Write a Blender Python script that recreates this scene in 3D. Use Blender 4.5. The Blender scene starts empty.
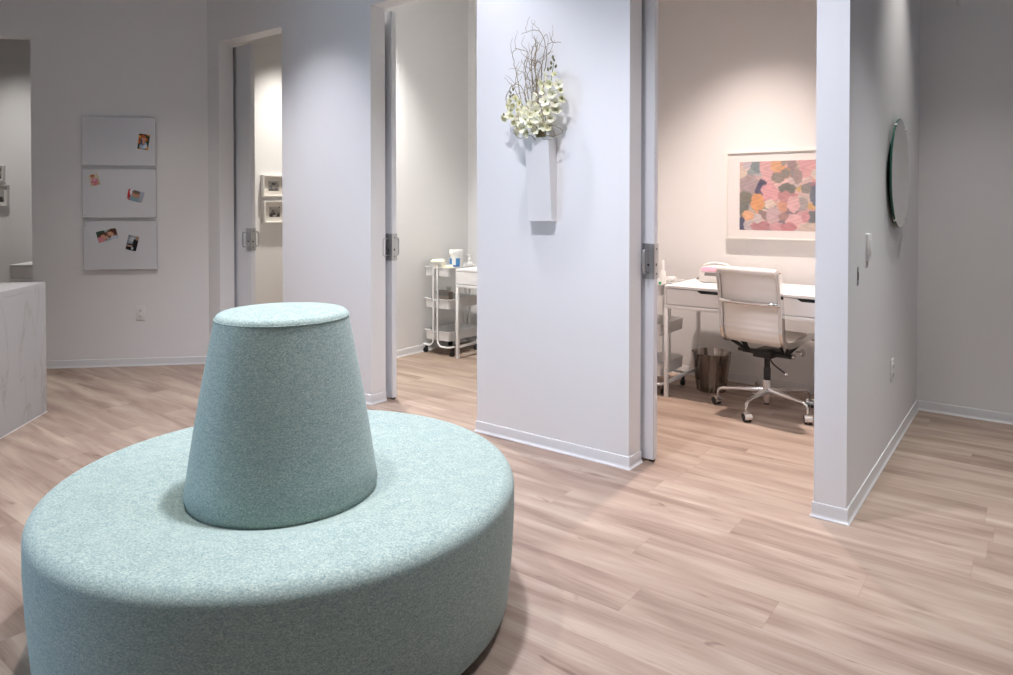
import bpy, bmesh, math, random
from mathutils import Vector, Matrix
random.seed(7)
PI = math.pi
S = bpy.context.scene
COL = S.collection

# ------------------------------------------------------------------ materials
def new_mat(name):
    m = bpy.data.materials.new(name); m.use_nodes = True
    nt = m.node_tree
    return m, nt, nt.nodes['Principled BSDF']

def srgb(r, g, b):
    def c(v):
        v /= 255.0
        return v / 12.92 if v <= 0.04045 else ((v + 0.055) / 1.055) ** 2.4
    return (c(r), c(g), c(b), 1.0)

def simple(name, col, rough=0.5, metal=0.0, bump=0.0, bscale=200.0, spec=0.5, coat=0.0):
    m, nt, p = new_mat(name)
    p.inputs['Base Color'].default_value = col
    p.inputs['Roughness'].default_value = rough
    p.inputs['Metallic'].default_value = metal
    p.inputs['Specular IOR Level'].default_value = spec
    p.inputs['Coat Weight'].default_value = coat
    if bump:
        tc = nt.nodes.new('ShaderNodeTexCoord')
        n = nt.nodes.new('ShaderNodeTexNoise'); n.inputs['Scale'].default_value = bscale
        n.inputs['Detail'].default_value = 3
        b = nt.nodes.new('ShaderNodeBump'); b.inputs['Strength'].default_value = bump
        b.inputs['Distance'].default_value = 0.002
        nt.links.new(tc.outputs['Object'], n.inputs['Vector'])
        nt.links.new(n.outputs['Fac'], b.inputs['Height'])
        nt.links.new(b.outputs['Normal'], p.inputs['Normal'])
    return m

def mnode(nt, op, a, b=None, c=None):
    n = nt.nodes.new('ShaderNodeMath'); n.operation = op
    for i, v in enumerate((a, b, c)):
        if v is None: continue
        if isinstance(v, (int, float)): n.inputs[i].default_value = v
        else: nt.links.new(v, n.inputs[i])
    return n.outputs[0]

def ramp(nt, fac, stops, interp='LINEAR'):
    r = nt.nodes.new('ShaderNodeValToRGB'); cr = r.color_ramp; cr.interpolation = interp
    while len(cr.elements) > 1: cr.elements.remove(cr.elements[-1])
    cr.elements[0].position = stops[0][0]; cr.elements[0].color = stops[0][1]
    for p, c in stops[1:]:
        e = cr.elements.new(p); e.color = c
    nt.links.new(fac, r.inputs['Fac'])
    return r.outputs['Color']

def mix(nt, fac, a, b, mode='MIX'):
    n = nt.nodes.new('ShaderNodeMix'); n.data_type = 'RGBA'; n.blend_type = mode
    for sock, v in ((n.inputs[0], fac), (n.inputs[6], a), (n.inputs[7], b)):
        if isinstance(v, (int, float)): sock.default_value = v
        elif isinstance(v, tuple): sock.default_value = v
        else: nt.links.new(v, sock)
    return n.outputs[2]

def floor_material():
    m, nt, p = new_mat('oak_plank_floor')
    tc = nt.nodes.new('ShaderNodeTexCoord')
    sep = nt.nodes.new('ShaderNodeSeparateXYZ'); nt.links.new(tc.outputs['Object'], sep.inputs[0])
    x, y = sep.outputs[0], sep.outputs[1]
    W, L = 0.183, 1.22
    yr = mnode(nt, 'DIVIDE', y, W); row = mnode(nt, 'FLOOR', yr)
    wn = nt.nodes.new('ShaderNodeTexWhiteNoise'); wn.noise_dimensions = '1D'; nt.links.new(row, wn.inputs['W'])
    xr = mnode(nt, 'ADD', mnode(nt, 'DIVIDE', x, L), mnode(nt, 'MULTIPLY', wn.outputs['Value'], 5.0))
    colm = mnode(nt, 'FLOOR', xr)
    cmb = nt.nodes.new('ShaderNodeCombineXYZ'); nt.links.new(row, cmb.inputs[0]); nt.links.new(colm, cmb.inputs[1])
    w2 = nt.nodes.new('ShaderNodeTexWhiteNoise'); w2.noise_dimensions = '2D'; nt.links.new(cmb.outputs[0], w2.inputs['Vector'])
    rnd = w2.outputs['Value']
    # broad cloudy grain, stretched along the plank, offset per plank
    def grain(sx, sy, detail, rough, dist, k):
        c = nt.nodes.new('ShaderNodeCombineXYZ')
        nt.links.new(mnode(nt, 'ADD', mnode(nt, 'MULTIPLY', x, sx), mnode(nt, 'MULTIPLY', rnd, 37.0 * k)), c.inputs[0])
        nt.links.new(mnode(nt, 'ADD', mnode(nt, 'MULTIPLY', y, sy), mnode(nt, 'MULTIPLY', rnd, 11.0 * k)), c.inputs[1])
        n = nt.nodes.new('ShaderNodeTexNoise'); n.inputs['Scale'].default_value = 1.0
        n.inputs['Detail'].default_value = detail; n.inputs['Roughness'].default_value = rough
        n.inputs['Distortion'].default_value = dist
        nt.links.new(c.outputs[0], n.inputs['Vector'])
        return n.outputs['Fac']
    g1 = grain(1.3, 10.0, 3.0, 0.5, 0.6, 1.0)
    g2 = grain(6.0, 120.0, 5.0, 0.6, 0.3, 1.7)
    g3 = grain(4.4, 16.0, 2.0, 0.5, 1.2, 2.3)
    c1 = ramp(nt, g1, [(0.28, srgb(124, 103, 90)), (0.45, srgb(152, 132, 117)), (0.60, srgb(171, 153, 137)), (0.78, srgb(186, 170, 154))])
    c2 = mix(nt, 0.16, c1, ramp(nt, g2, [(0.35, srgb(136, 113, 100)), (0.65, srgb(206, 186, 172))]))
    knots = ramp(nt, g3, [(0.22, (0.55, 0.50, 0.48, 1)), (0.33, (1, 1, 1, 1))])
    c3 = mix(nt, 0.8, c2, knots, 'MULTIPLY')
    tone = ramp(nt, rnd, [(0.0, (0.88, 0.865, 0.855, 1)), (1.0, (1.0, 1.0, 1.0, 1))])
    c4 = mix(nt, 1.0, c3, tone, 'MULTIPLY')
    # joints
    fy = mnode(nt, 'FRACT', yr); fx = mnode(nt, 'FRACT', xr)
    ey = mnode(nt, 'MINIMUM', fy, mnode(nt, 'SUBTRACT', 1.0, fy))
    ex = mnode(nt, 'MINIMUM', fx, mnode(nt, 'SUBTRACT', 1.0, fx))
    jy = mnode(nt, 'LESS_THAN', ey, 0.008); jx = mnode(nt, 'LESS_THAN', ex, 0.0011)
    j = mnode(nt, 'MAXIMUM', jy, jx)
    c5 = mix(nt, mnode(nt, 'MULTIPLY', j, 0.28), c4, srgb(110, 88, 76))
    nt.links.new(c5, p.inputs['Base Color'])
    nt.links.new(mnode(nt, 'ADD', 0.40, mnode(nt, 'MULTIPLY', g2, 0.22)), p.inputs['Roughness'])
    p.inputs['Specular IOR Level'].default_value = 0.35
    b = nt.nodes.new('ShaderNodeBump'); b.inputs['Strength'].default_value = 0.25; b.inputs['Distance'].default_value = 0.001
    nt.links.new(mnode(nt, 'SUBTRACT', g2, j), b.inputs['Height']); nt.links.new(b.outputs['Normal'], p.inputs['Normal'])
    return m

def fabric_material(name='heathered_aqua_fabric'):
    m, nt, p = new_mat(name)
    tc = nt.nodes.new('ShaderNodeTexCoord')
    def nz(scale, stretch, detail):
        mp = nt.nodes.new('ShaderNodeMapping'); mp.inputs['Scale'].default_value = stretch
        nt.links.new(tc.outputs['Object'], mp.inputs['Vector'])
        n = nt.nodes.new('ShaderNodeTexNoise'); n.inputs['Scale'].default_value = scale
        n.inputs['Detail'].default_value = detail; n.inputs['Roughness'].default_value = 0.7
        nt.links.new(mp.outputs[0], n.inputs['Vector'])
        return n.outputs['Fac']
    n1 = nz(150, (1, 1, 1.9), 3.0)
    n2 = nz(330, (1.6, 0.8, 1), 2.0)
    n3 = nz(55, (0.6, 0.6, 2.2), 2.0)
    c = ramp(nt, n1, [(0.30, srgb(100, 122, 122)), (0.45, srgb(145, 161, 153)), (0.56, srgb(163, 177, 167)), (0.70, srgb(207, 214, 201))])
    c = mix(nt, 0.35, c, ramp(nt, n2, [(0.38, srgb(92, 122, 130)), (0.62, srgb(188, 202, 192))]))
    c = mix(nt, 0.18, c, ramp(nt, n3, [(0.4, srgb(114, 142, 144)), (0.6, srgb(174, 189, 180))]))
    nt.links.new(c, p.inputs['Base Color'])
    p.inputs['Roughness'].default_value = 0.92
    p.inputs['Specular IOR Level'].default_value = 0.15
    p.inputs['Sheen Weight'].default_value = 0.12
    b = nt.nodes.new('ShaderNodeBump'); b.inputs['Strength'].default_value = 0.35; b.inputs['Distance'].default_value = 0.0015
    nt.links.new(n1, b.inputs['Height']); nt.links.new(b.outputs['Normal'], p.inputs['Normal'])
    return m

def marble_material():
    m, nt, p = new_mat('pale_grey_veined_stone')
    tc = nt.nodes.new('ShaderNodeTexCoord')
    mp = nt.nodes.new('ShaderNodeMapping'); mp.inputs['Scale'].default_value = (2.6, 2.6, 0.8)
    mp.inputs['Rotation'].default_value = (0.25, 0.35, 0.2)
    nt.links.new(tc.outputs['Object'], mp.inputs['Vector'])
    n = nt.nodes.new('ShaderNodeTexNoise'); n.inputs['Scale'].default_value = 1.6; n.inputs['Detail'].default_value = 6
    n.inputs['Distortion'].default_value = 1.0
    nt.links.new(mp.outputs[0], n.inputs['Vector'])
    v = mnode(nt, 'ABSOLUTE', mnode(nt, 'SUBTRACT', n.outputs['Fac'], 0.5))
    c = ramp(nt, v, [(0.0, srgb(158, 156, 151)), (0.006, srgb(172, 170, 166)), (0.03, srgb(178, 177, 174)), (1.0, srgb(183, 182, 178))])
    nt.links.new(c, p.inputs['Base Color']); p.inputs['Roughness'].default_value = 0.35
    return m

def picture_material():
    m, nt, p = new_mat('printed_picture')
    a = nt.nodes.new('ShaderNodeAttribute'); a.attribute_name = 'Col'
    nt.links.new(a.outputs['Color'], p.inputs['Base Color'])
    p.inputs['Roughness'].default_value = 0.45; p.inputs['Specular IOR Level'].default_value = 0.3
    return m

def brushed(name, col, rough, zs=1.0, xy=90, lo=0.82):
    m, nt, p = new_mat(name)
    p.inputs['Metallic'].default_value = 1.0
    tc = nt.nodes.new('ShaderNodeTexCoord')
    mp = nt.nodes.new('ShaderNodeMapping'); mp.inputs['Scale'].default_value = (xy, xy, zs)
    nt.links.new(tc.outputs['Object'], mp.inputs['Vector'])
    n = nt.nodes.new('ShaderNodeTexNoise'); n.inputs['Scale'].default_value = 1.0; n.inputs['Detail'].default_value = 2
    nt.links.new(mp.outputs[0], n.inputs['Vector'])
    c = ramp(nt, n.outputs['Fac'], [(0.35, tuple(v * lo for v in col[:3]) + (1,)), (0.65, col)])
    nt.links.new(c, p.inputs['Base Color'])
    nt.links.new(mnode(nt, 'ADD', rough, mnode(nt, 'MULTIPLY', n.outputs['Fac'], 0.1)), p.inputs['Roughness'])
    return m

def glazing_material(name='clear_glazing'):
    m, nt, p = new_mat(name)
    out = nt.nodes['Material Output']
    tr = nt.nodes.new('ShaderNodeBsdfTransparent')
    gl = nt.nodes.new('ShaderNodeBsdfGlossy'); gl.inputs['Roughness'].default_value = 0.02
    mx = nt.nodes.new('ShaderNodeMixShader')
    mx.inputs[0].default_value = 0.04; nt.links.new(tr.outputs[0], mx.inputs[1]); nt.links.new(gl.outputs[0], mx.inputs[2])
    nt.links.new(mx.outputs[0], out.inputs['Surface'])
    return m

M = {
 'wall': simple('white_wall_paint', (0.80, 0.79, 0.78, 1), 0.55, bump=0.06, bscale=350, spec=0.3),
 'ceiling': simple('white_ceiling_paint', (0.78, 0.77, 0.76, 1), 0.8, bump=0.05, bscale=200, spec=0.2),
 'base': simple('pale_grey_cove_vinyl', (0.70, 0.697, 0.69, 1), 0.32, spec=0.5),
 'door': simple('white_door_paint', (0.74, 0.75, 0.77, 1), 0.35),
 'floor': floor_material(),
 'fabric': fabric_material(),
 'plinth': simple('dark_brown_plinth_laminate', srgb(48, 32, 26), 0.5),
 'marble': marble_material(),
 'pic': picture_material(),
 'steel': brushed('brushed_nickel_lock', (0.56, 0.57, 0.58, 1), 0.34, 3.0),
 'binsteel_highlights': brushed('brushed_steel_bin_highlights', (0.50, 0.45, 0.41, 1), 0.22, 0.4, 24, 0.5),  # broad light and dark bands paint streak highlights into the steel colour
 'chrome': simple('polished_chrome', (0.78, 0.77, 0.76, 1), 0.10, 1.0),
 'alu': simple('polished_aluminium', (0.70, 0.69, 0.68, 1), 0.22, 1.0),
 'white_metal': simple('white_powder_coat', (0.78, 0.78, 0.77, 1), 0.4),
 'white_lam': simple('white_desk_laminate', (0.80, 0.79, 0.78, 1), 0.38),
 'white_plastic': simple('white_plastic', (0.80, 0.79, 0.77, 1), 0.35),
 'board': simple('white_glass_board', (0.70, 0.705, 0.725, 1), 0.22),
 'leather': simple('white_leather', (0.80, 0.76, 0.71, 1), 0.42, bump=0.12, bscale=180),
 'black': simple('black_plastic', (0.012, 0.012, 0.013, 1), 0.4),
 'black_metal': simple('black_metal', (0.015, 0.014, 0.014, 1), 0.38, 0.3),
 'rubber': simple('black_rubber', (0.02, 0.02, 0.02, 1), 0.6),
 'frame_w': simple('white_picture_frame', (0.82, 0.80, 0.76, 1), 0.4),
 'frame_grey': simple('pale_grey_picture_frame', (0.55, 0.52, 0.50, 1), 0.4),
 'mat': simple('ivory_picture_mount', (0.80, 0.75, 0.69, 1), 0.8),
 'matw': simple('white_picture_mount', (0.82, 0.79, 0.77, 1), 0.8),
 'glaze': glazing_material(),
 'ceramic': simple('white_matt_ceramic', (0.80, 0.78, 0.76, 1), 0.5),
 'twig': simple('brown_willow_bark', srgb(138, 119, 82), 0.8, bump=0.3, bscale=300),
 'stem': simple('green_stem', srgb(120, 134, 84), 0.6),
 'petal': simple('cream_petal', srgb(244, 240, 214), 0.6),
 'petal2': simple('pale_yellow_petal', srgb(238, 234, 196), 0.6),
 'eye': simple('green_flower_eye', srgb(150, 160, 60), 0.6),
 'bud': simple('green_brown_bud', srgb(112, 108, 70), 0.6),
 'mirror': simple('mirror_silvering', (0.86, 0.88, 0.86, 1), 0.015, 1.0),
 'glass_edge': simple('green_glass_edge', srgb(28, 92, 78), 0.12),
 'paper': simple('photo_paper', (0.82, 0.82, 0.82, 1), 0.4),
 'dark': simple('dark_slot', (0.02, 0.02, 0.02, 1), 0.6),
 'grey_box': simple('grey_brown_card', srgb(150, 138, 128), 0.7),
 'blue': simple('blue_label_print', srgb(74, 140, 196), 0.45),
 'deepblue': simple('deep_blue_label_print', srgb(58, 108, 178), 0.45),
 'cream': simple('cream_cotton', srgb(246, 240, 206), 0.9, bump=0.6, bscale=90),
 'orange': simple('orange_plastic', srgb(236, 178, 110), 0.4),
 'pink': simple('pink_plastic', srgb(240, 150, 170), 0.35),
 'clear': simple('clear_bottle_plastic', srgb(214, 214, 212), 0.12, coat=0.4),
 'green': simple('green_plastic', srgb(70, 150, 110), 0.4),
 'grey_plastic': simple('mid_grey_plastic', srgb(120, 118, 118), 0.4),
}

# ------------------------------------------------------------------ mesh building
class MB:
    def __init__(self): self.bm = bmesh.new()
    def _xf(self, vs, mat):
        if mat is not None:
            for v in vs: v.co = mat @ v.co
    def box(self, x0, x1, y0, y1, z0, z1, bev=0.0, seg=2, mat=None):
        b = bmesh.new(); bmesh.ops.create_cube(b, size=1.0)
        for v in b.verts:
            v.co = Vector(((x0 + x1) / 2 + v.co.x * (x1 - x0), (y0 + y1) / 2 + v.co.y * (y1 - y0), (z0 + z1) / 2 + v.co.z * (z1 - z0)))
        if bev: bmesh.ops.bevel(b, geom=b.edges[:], offset=bev, segments=seg, profile=0.5, affect='EDGES')
        self._merge(b, mat); return self
    def _merge(self, b, mat=None):
        if mat is not None: bmesh.ops.transform(b, matrix=mat, verts=b.verts[:])
        me = bpy.data.meshes.new('tmp'); b.to_mesh(me); b.free()
        self.bm.from_mesh(me); bpy.data.meshes.remove(me)
    def rings(self, rings, cap0=True, cap1=True, closed=True):
        R = [[self.bm.verts.new(p) for p in r] for r in rings]
        n = len(R[0])
        for a, b in zip(R[:-1], R[1:]):
            for i in range(n if closed else n - 1):
                j = (i + 1) % n
                try: self.bm.faces.new((a[i], a[j], b[j], b[i]))
                except ValueError: pass
        if cap0: self.bm.faces.new(R[0][::-1])
        if cap1: self.bm.faces.new(R[-1])
        return self
    def lathe(self, prof, c=(0, 0, 0), n=32, cap0=True, cap1=True, mat=None, rfun=None):
        rr = []
        for r, z in prof:
            ring = []
            for i in range(n):
                a = 2 * PI * i / n
                k = rfun(a, z) if rfun else 0.0
                p = Vector((c[0] + (r + k) * math.cos(a), c[1] + (r + k) * math.sin(a), c[2] + z))
                ring.append(mat @ p if mat is not None else p)
            rr.append(ring)
        return self.rings(rr, cap0, cap1)
    def tube(self, pts, r, n=8, cap=True, closed=False):
        pts = [Vector(p) for p in pts]; rr = r if isinstance(r, (list, tuple)) else [r] * len(pts)
        up = None; R = []
        N = len(pts)
        for i, p in enumerate(pts):
            if closed: t = pts[(i + 1) % N] - pts[i - 1]
            else: t = pts[min(i + 1, N - 1)] - pts[max(i - 1, 0)]
            t.normalize()
            if up is None:
                up = Vector((0, 0, 1)) if abs(t.z) < 0.9 else Vector((1, 0, 0))
            u = (up - t * up.dot(t)).normalized(); w = t.cross(u); up = u
            R.append([p + (u * math.cos(2 * PI * k / n) + w * math.sin(2 * PI * k / n)) * rr[i] for k in range(n)])
        if closed: R.append(R[0]); 
        if closed:
            V = [[self.bm.verts.new(q) for q in ring] for ring in R[:-1]]
            for i in range(N):
                a, b = V[i], V[(i + 1) % N]
                for k in range(n): self.bm.faces.new((a[k], a[(k + 1) % n], b[(k + 1) % n], b[k]))
            return self
        return self.rings(R, cap, cap)
    def ribbon(self, pts, wx, th):      # rectangular section swept in the local YZ plane, centred on x
        pass
    def prism(self, poly, z0, z1):
        a = [self.bm.verts.new((x, y, z0)) for x, y in poly]; b = [self.bm.verts.new((x, y, z1)) for x, y in poly]
        n = len(poly)
        for i in range(n):
            j = (i + 1) % n; self.bm.faces.new((a[i], a[j], b[j], b[i]))
        self.bm.faces.new(a[::-1]); self.bm.faces.new(b); return self
    def hexa(self, p):                   # eight corners: bottom four counter-clockwise, then top four
        v = [self.bm.verts.new(q) for q in p]
        for f in ((3, 2, 1, 0), (4, 5, 6, 7), (0, 1, 5, 4), (1, 2, 6, 5), (2, 3, 7, 6), (3, 0, 4, 7)):
            self.bm.faces.new([v[i] for i in f])
        return self
    def build(self, name, mat, parent=None, loc=None, rz=None, smooth=True, mats=None):
        bmesh.ops.recalc_face_normals(self.bm, faces=self.bm.faces[:])
        me = bpy.data.meshes.new(name); self.bm.to_mesh(me); self.bm.free()
        me.materials.append(mat)
        if mats:
            for x in mats: me.materials.append(x)
        if smooth:
            for f in me.polygons: f.use_smooth = True
            me.set_sharp_from_angle(angle=math.radians(38))
        o = bpy.data.objects.new(name, me); COL.objects.link(o)
        if parent is not None: o.parent = parent
        if loc is not None: o.location = loc
        if rz is not None: o.rotation_euler = (0, 0, rz)
        return o

def tag(o, label, cat, group=None):
    o['label'] = label; o['category'] = cat
    if group: o['group'] = group
    return o
def thing(name, label, cat, loc=(0, 0, 0), rz=0.0, group=None):
    o = bpy.data.objects.new(name, None); o.empty_display_size = 0.05; COL.objects.link(o)
    o.location = loc; o.rotation_euler = (0, 0, rz)
    return tag(o, label, cat, group)
def struct(o): o['kind'] = 'structure'; return o
def dup(root, loc, rz, label, group=None):
    r = root.copy(); COL.objects.link(r); r.location = loc; r.rotation_euler = (0, 0, rz); r['label'] = label
    if group: r['group'] = group
    for ch in list(root.children):
        c = ch.copy(); COL.objects.link(c); c.parent = r
        for g in list(ch.children):
            d = g.copy(); COL.objects.link(d); d.parent = c
    return r

# ------------------------------------------------------------------ layout constants (metres)
CEIL = 3.30
YF = 3.12            # face of the front wall of the treatment rooms
TH = 0.125           # wall thickness
YB = 5.12            # back wall
HEAD = 2.575         # top of the openings
XP = -0.628          # right face of the partition by the alcove
T45 = Vector((0.70711, 0.70711, 0)); N45 = Vector((0.70711, -0.70711, 0))
K45 = -6.01          # the angled wall: p . N45 = K45
def P45(s, off=0.0, z=0.0):
    v = T45 * s + N45 * (K45 + off); return Vector((v.x, v.y, z))
A45 = PI / 4         # turning something modelled facing -Y into facing along N45
SC = (YF - (-K45) * 0.70711) / 0.70711     # where the angled wall meets the front wall
XC = P45(SC).x

# ------------------------------------------------------------------ room shell
fl = struct(MB().box(-10.2, 3.4, -5.0, 7.2, -0.08, 0.0).build('floor', M['floor'], smooth=False))
struct(MB().box(-10.2, 3.4, -5.0, 7.2, CEIL, CEIL + 0.08).build('ceiling', M['ceiling'], smooth=False))

J1, J1b = -5.215, -4.395      # opening 1
J2, J2b = -3.455, -2.572      # opening 2
J3, J3b = -1.609, -0.754      # opening 3
w = MB()
y0, y1 = YF, YF + TH
w.box(XC - 0.02, J1, y0, y1, 0, HEAD)
w.box(J1b, J2, y0, y1, 0, HEAD)
w.box(J2b, J3, y0, y1, 0, HEAD)
w.box(XC - 0.02, J3b, y0, y1, HEAD, CEIL)
struct(w.build('wall_front', M['wall'], smooth=False))
struct(MB().box(J3b, XP, YF, YB, 0, CEIL).build('wall_partition', M['wall'], smooth=False))
struct(MB().box(-6.30, 3.4, YB, YB + 0.12, 0, CEIL).build('wall_back', M['wall'], smooth=False))
struct(MB().box(-4.395, -4.33, y1, YB, 0, CEIL).build('wall_divider_left', M['wall'], smooth=False))
struct(MB().box(-2.62, -2.50, y1, YB, 0, CEIL).build('wall_divider_right', M['wall'], smooth=False))

def wall45(mb, s0, s1, o0, o1, z0, z1):
    a, b, c, d = P45(s0, o0), P45(s1, o0), P45(s1, o1), P45(s0, o1)
    mb.hexa([(p.x, p.y, z0) for p in (a, b, c, d)] + [(p.x, p.y, z1) for p in (a, b, c, d)])
S4 = -2.915; S4b = -3.92; HEAD4 = 2.60
w = MB()
wall45(w, S4, SC, -TH, 0, 0, HEAD4)
wall45(w, -5.6, S4b, -TH, 0, 0, HEAD4)
wall45(w, -5.6, SC, -TH, 0, HEAD4, CEIL)
struct(w.build('wall_angled', M['wall'], smooth=False))
# left treatment room (behind the angled wall) and the side of room one
struct(MB().box(-6.27, -6.15, 2.60, YB, 0, CEIL).build('wall_side', M['wall'], smooth=False))
K4B = -7.45                    # back wall of the left room
w = MB(); wall45(w, -5.9, -2.55, K4B - K45 - 0.1, K4B - K45, 0, CEIL)
struct(w.build('wall_left_back', M['wall'], smooth=False))
w = MB(); wall45(w, -2.82, -2.70, K4B - K45, -TH, 0, CEIL)
struct(w.build('wall_left_right', M['wall'], smooth=False))
w = MB(); wall45(w, -5.2, -5.1, K4B - K45, -TH, 0, CEIL)
struct(w.build('wall_left_left', M['wall'], smooth=False))
# outer walls of the reception, with the shop window on the left
XL = -5.0  # unseen left wall brought inward so window light misses the angled wall
WIN = (-2.7, -0.25, 0.10, 2.95)
w = MB()
w.box(XL - 0.2, XL, WIN[1], 0.10, 0, CEIL)
w.box(XL - 0.2, XL, -5.0, WIN[0], 0, CEIL)
w.box(XL - 0.2, XL, WIN[0], WIN[1], 0, WIN[2])
w.box(XL - 0.2, XL, WIN[0], WIN[1], WIN[3], CEIL)
struct(w.build('wall_left_unseen_jog', M['wall'], smooth=False))
struct(MB().box(-8.8, XL - 0.2, -0.10, 0.10, 0, CEIL).build('wall_unseen_jog_return', M['wall'], smooth=False))  # added return closing the gap behind the inward left wall
struct(MB().box(-8.8, -8.6, 0.10, 0.60, 0, CEIL).build('wall_nook_left', M['wall'], smooth=False))
struct(MB().box(XL - 0.2, 3.4, -5.0, -4.8, 0, CEIL).build('wall_near', M['wall'], smooth=False))
struct(MB().box(3.2, 3.4, -5.0, YB, 0, CEIL).build('wall_right', M['wall'], smooth=False))
w = MB(); w.box(XL - 0.14, XL - 0.08, WIN[0], WIN[1], WIN[2], WIN[2] + 0.06); w.box(XL - 0.14, XL - 0.08, WIN[0], WIN[1], WIN[3] - 0.06, WIN[3])
for k in range(4):
    yy = WIN[0] + (WIN[1] - WIN[0] - 0.06) * k / 3
    w.box(XL - 0.14, XL - 0.08, yy, yy + 0.06, WIN[2] + 0.06, WIN[3] - 0.06)
struct(w.build('window_1', M['white_metal'], smooth=False))

# cove baseboards swept along each wall foot
BPROF = [(0.0, 0.0), (0.014, 0.0), (0.0138, 0.003), (0.010, 0.007), (0.0072, 0.013), (0.006, 0.020), (0.0058, 0.055), (0.0045, 0.0595), (0.0, 0.061)]
def baseboard(name, pts, side=1):
    P = [Vector((p[0], p[1])) for p in pts]; N = len(P)
    rings = []
    for i in range(N):
        d0 = (P[i] - P[i - 1]).normalized() if i > 0 else (P[1] - P[0]).normalized()
        d1 = (P[i + 1] - P[i]).normalized() if i < N - 1 else d0
        n0 = Vector((d0.y, -d0.x)) * side; n1 = Vector((d1.y, -d1.x)) * side
        m = (n0 + n1).normalized(); m = m / max(0.3, m.dot(n0))
        rings.append([(P[i].x + m.x * o, P[i].y + m.y * o, z + 0.0005) for o, z in BPROF])
    return struct(MB().rings(rings).build(name, M['base']))
a = P45(S4)
ai = P45(S4, -TH)
baseboard('baseboard_angled', [(ai.x, ai.y), (a.x, a.y), (XC, YF), (J1, YF), (J1, YF + TH)])
baseboard('baseboard_pier', [(J1b, YF + TH), (J1b, YF), (J2, YF), (J2, YF + TH)])
baseboard('baseboard_panel', [(J2b, YF + TH), (J2b, YF), (J3, YF), (J3, YF + TH)])
baseboard('baseboard_partition', [(J3b, YB), (J3b, YF), (XP, YF), (XP, YB), (3.2, YB), (3.2, -4.8)])
baseboard('baseboard_room', [(-2.50, y1 + 0.1), (-2.50, YB), (J3b, YB)])
baseboard('baseboard_middle', [(-4.33, y1 + 0.1), (-4.33, YB), (-2.62, YB), (-2.62, y1)])
baseboard('baseboard_side', [(-6.15, 2.9), (-6.15, YB), (-4.395, YB)])

# ------------------------------------------------------------------ sliding doors with locks
def sliding_door(idx, x0, x1, z1):
    yd0, yd1 = YF + TH + 0.03, YF + TH + 0.072
    d = struct(MB().box(x0, x1, yd0, yd1, 0.012, z1, 0.002, 1).build('door_%d' % idx, M['door']))
    zc = 1.012; h = 0.178; wd = 0.062
    m = MB()
    m.box(x1 - wd, x1 + 0.0025, yd0 - 0.003, yd0, zc - h / 2, zc + h / 2)
    m.box(x1, x1 + 0.003, yd0 - 0.003, yd1 + 0.003, zc - h / 2, zc + h / 2)
    m.box(x1 - wd, x1 + 0.0025, yd1, yd1 + 0.003, zc - h / 2, zc + h / 2)
    lp = m.build('lock_plate', M['steel'], d, smooth=False)
    MB().lathe([(0.0055, -0.0), (0.0055, 0.0035)], n=12, mat=Matrix.Translation((x1 - 0.028, yd0 - 0.003, zc - 0.018)) @ Matrix.Rotation(PI / 2, 4, 'X')).build('keyhole', M['dark'], lp)
    MB().box(x1 + 0.003, x1 + 0.0042, yd0 + 0.014, yd0 + 0.024, zc - 0.024, zc - 0.01).build('latch', M['dark'], lp, smooth=False)
    for q in (-0.062, 0.062):
        MB().lathe([(0.004, 0), (0.004, 0.002)], n=10, mat=Matrix.Translation((x1 + 0.003, yd0 + 0.021, zc + q)) @ Matrix.Rotation(PI / 2, 4, 'Y')).build('screw', M['dark'], lp)
    for sy, yy in ((-1, yd0), (1, yd1)):
        t = yy + sy * 0.003; out = yy + sy * 0.050
        xa = x1 - 0.034
        MB().tube([(xa, t, zc + 0.057), (xa, out - sy * 0.010, zc + 0.057), (xa, out - sy * 0.003, zc + 0.054), (xa, out, zc + 0.045), (xa, out, zc - 0.045), (xa, out - sy * 0.003, zc - 0.054), (xa, out - sy * 0.010, zc - 0.057), (xa, t, zc - 0.057)], 0.0060, 10).build('door_handle', M['steel'], d)
    MB().box(x1 - 0.03, x1 - 0.005, yd0 + 0.012, yd0 + 0.03, 0.0, 0.013).build('floor_guide', M['black'], d, smooth=False)
    return d
sliding_door(1, -6.05, -5.03, 2.565)
sliding_door(2, -4.29, -3.425, 2.565)
sliding_door(3, -2.46, -1.552, 2.565)
# ------------------------------------------------------------------ round settee
ST = thing('round_settee', 'round aqua heathered settee with a tapered centre back, on the oak floor', 'settee', (-1.934, 1.401, 0))
R, HS = 0.722, 0.441
re_ = 0.044
prof = [(0.60, 0.036), (R - 0.030, 0.036), (R - 0.022, 0.044), (R - 0.018, 0.06), (R - 0.006, 0.20), (R, HS - 0.12), (R, HS - re_ - 0.002)]
for k in range(1, 9):
    t = PI / 2 * k / 8; prof.append((R - re_ + re_ * math.cos(t), HS - re_ + re_ * math.sin(t)))
prof += [(0.52, HS + 0.002), (0.44, HS), (0.38, HS - 0.006), (0.335, HS - 0.014), (0.310, HS - 0.020), (0.292, HS - 0.026), (0.15, HS - 0.05)]
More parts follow.
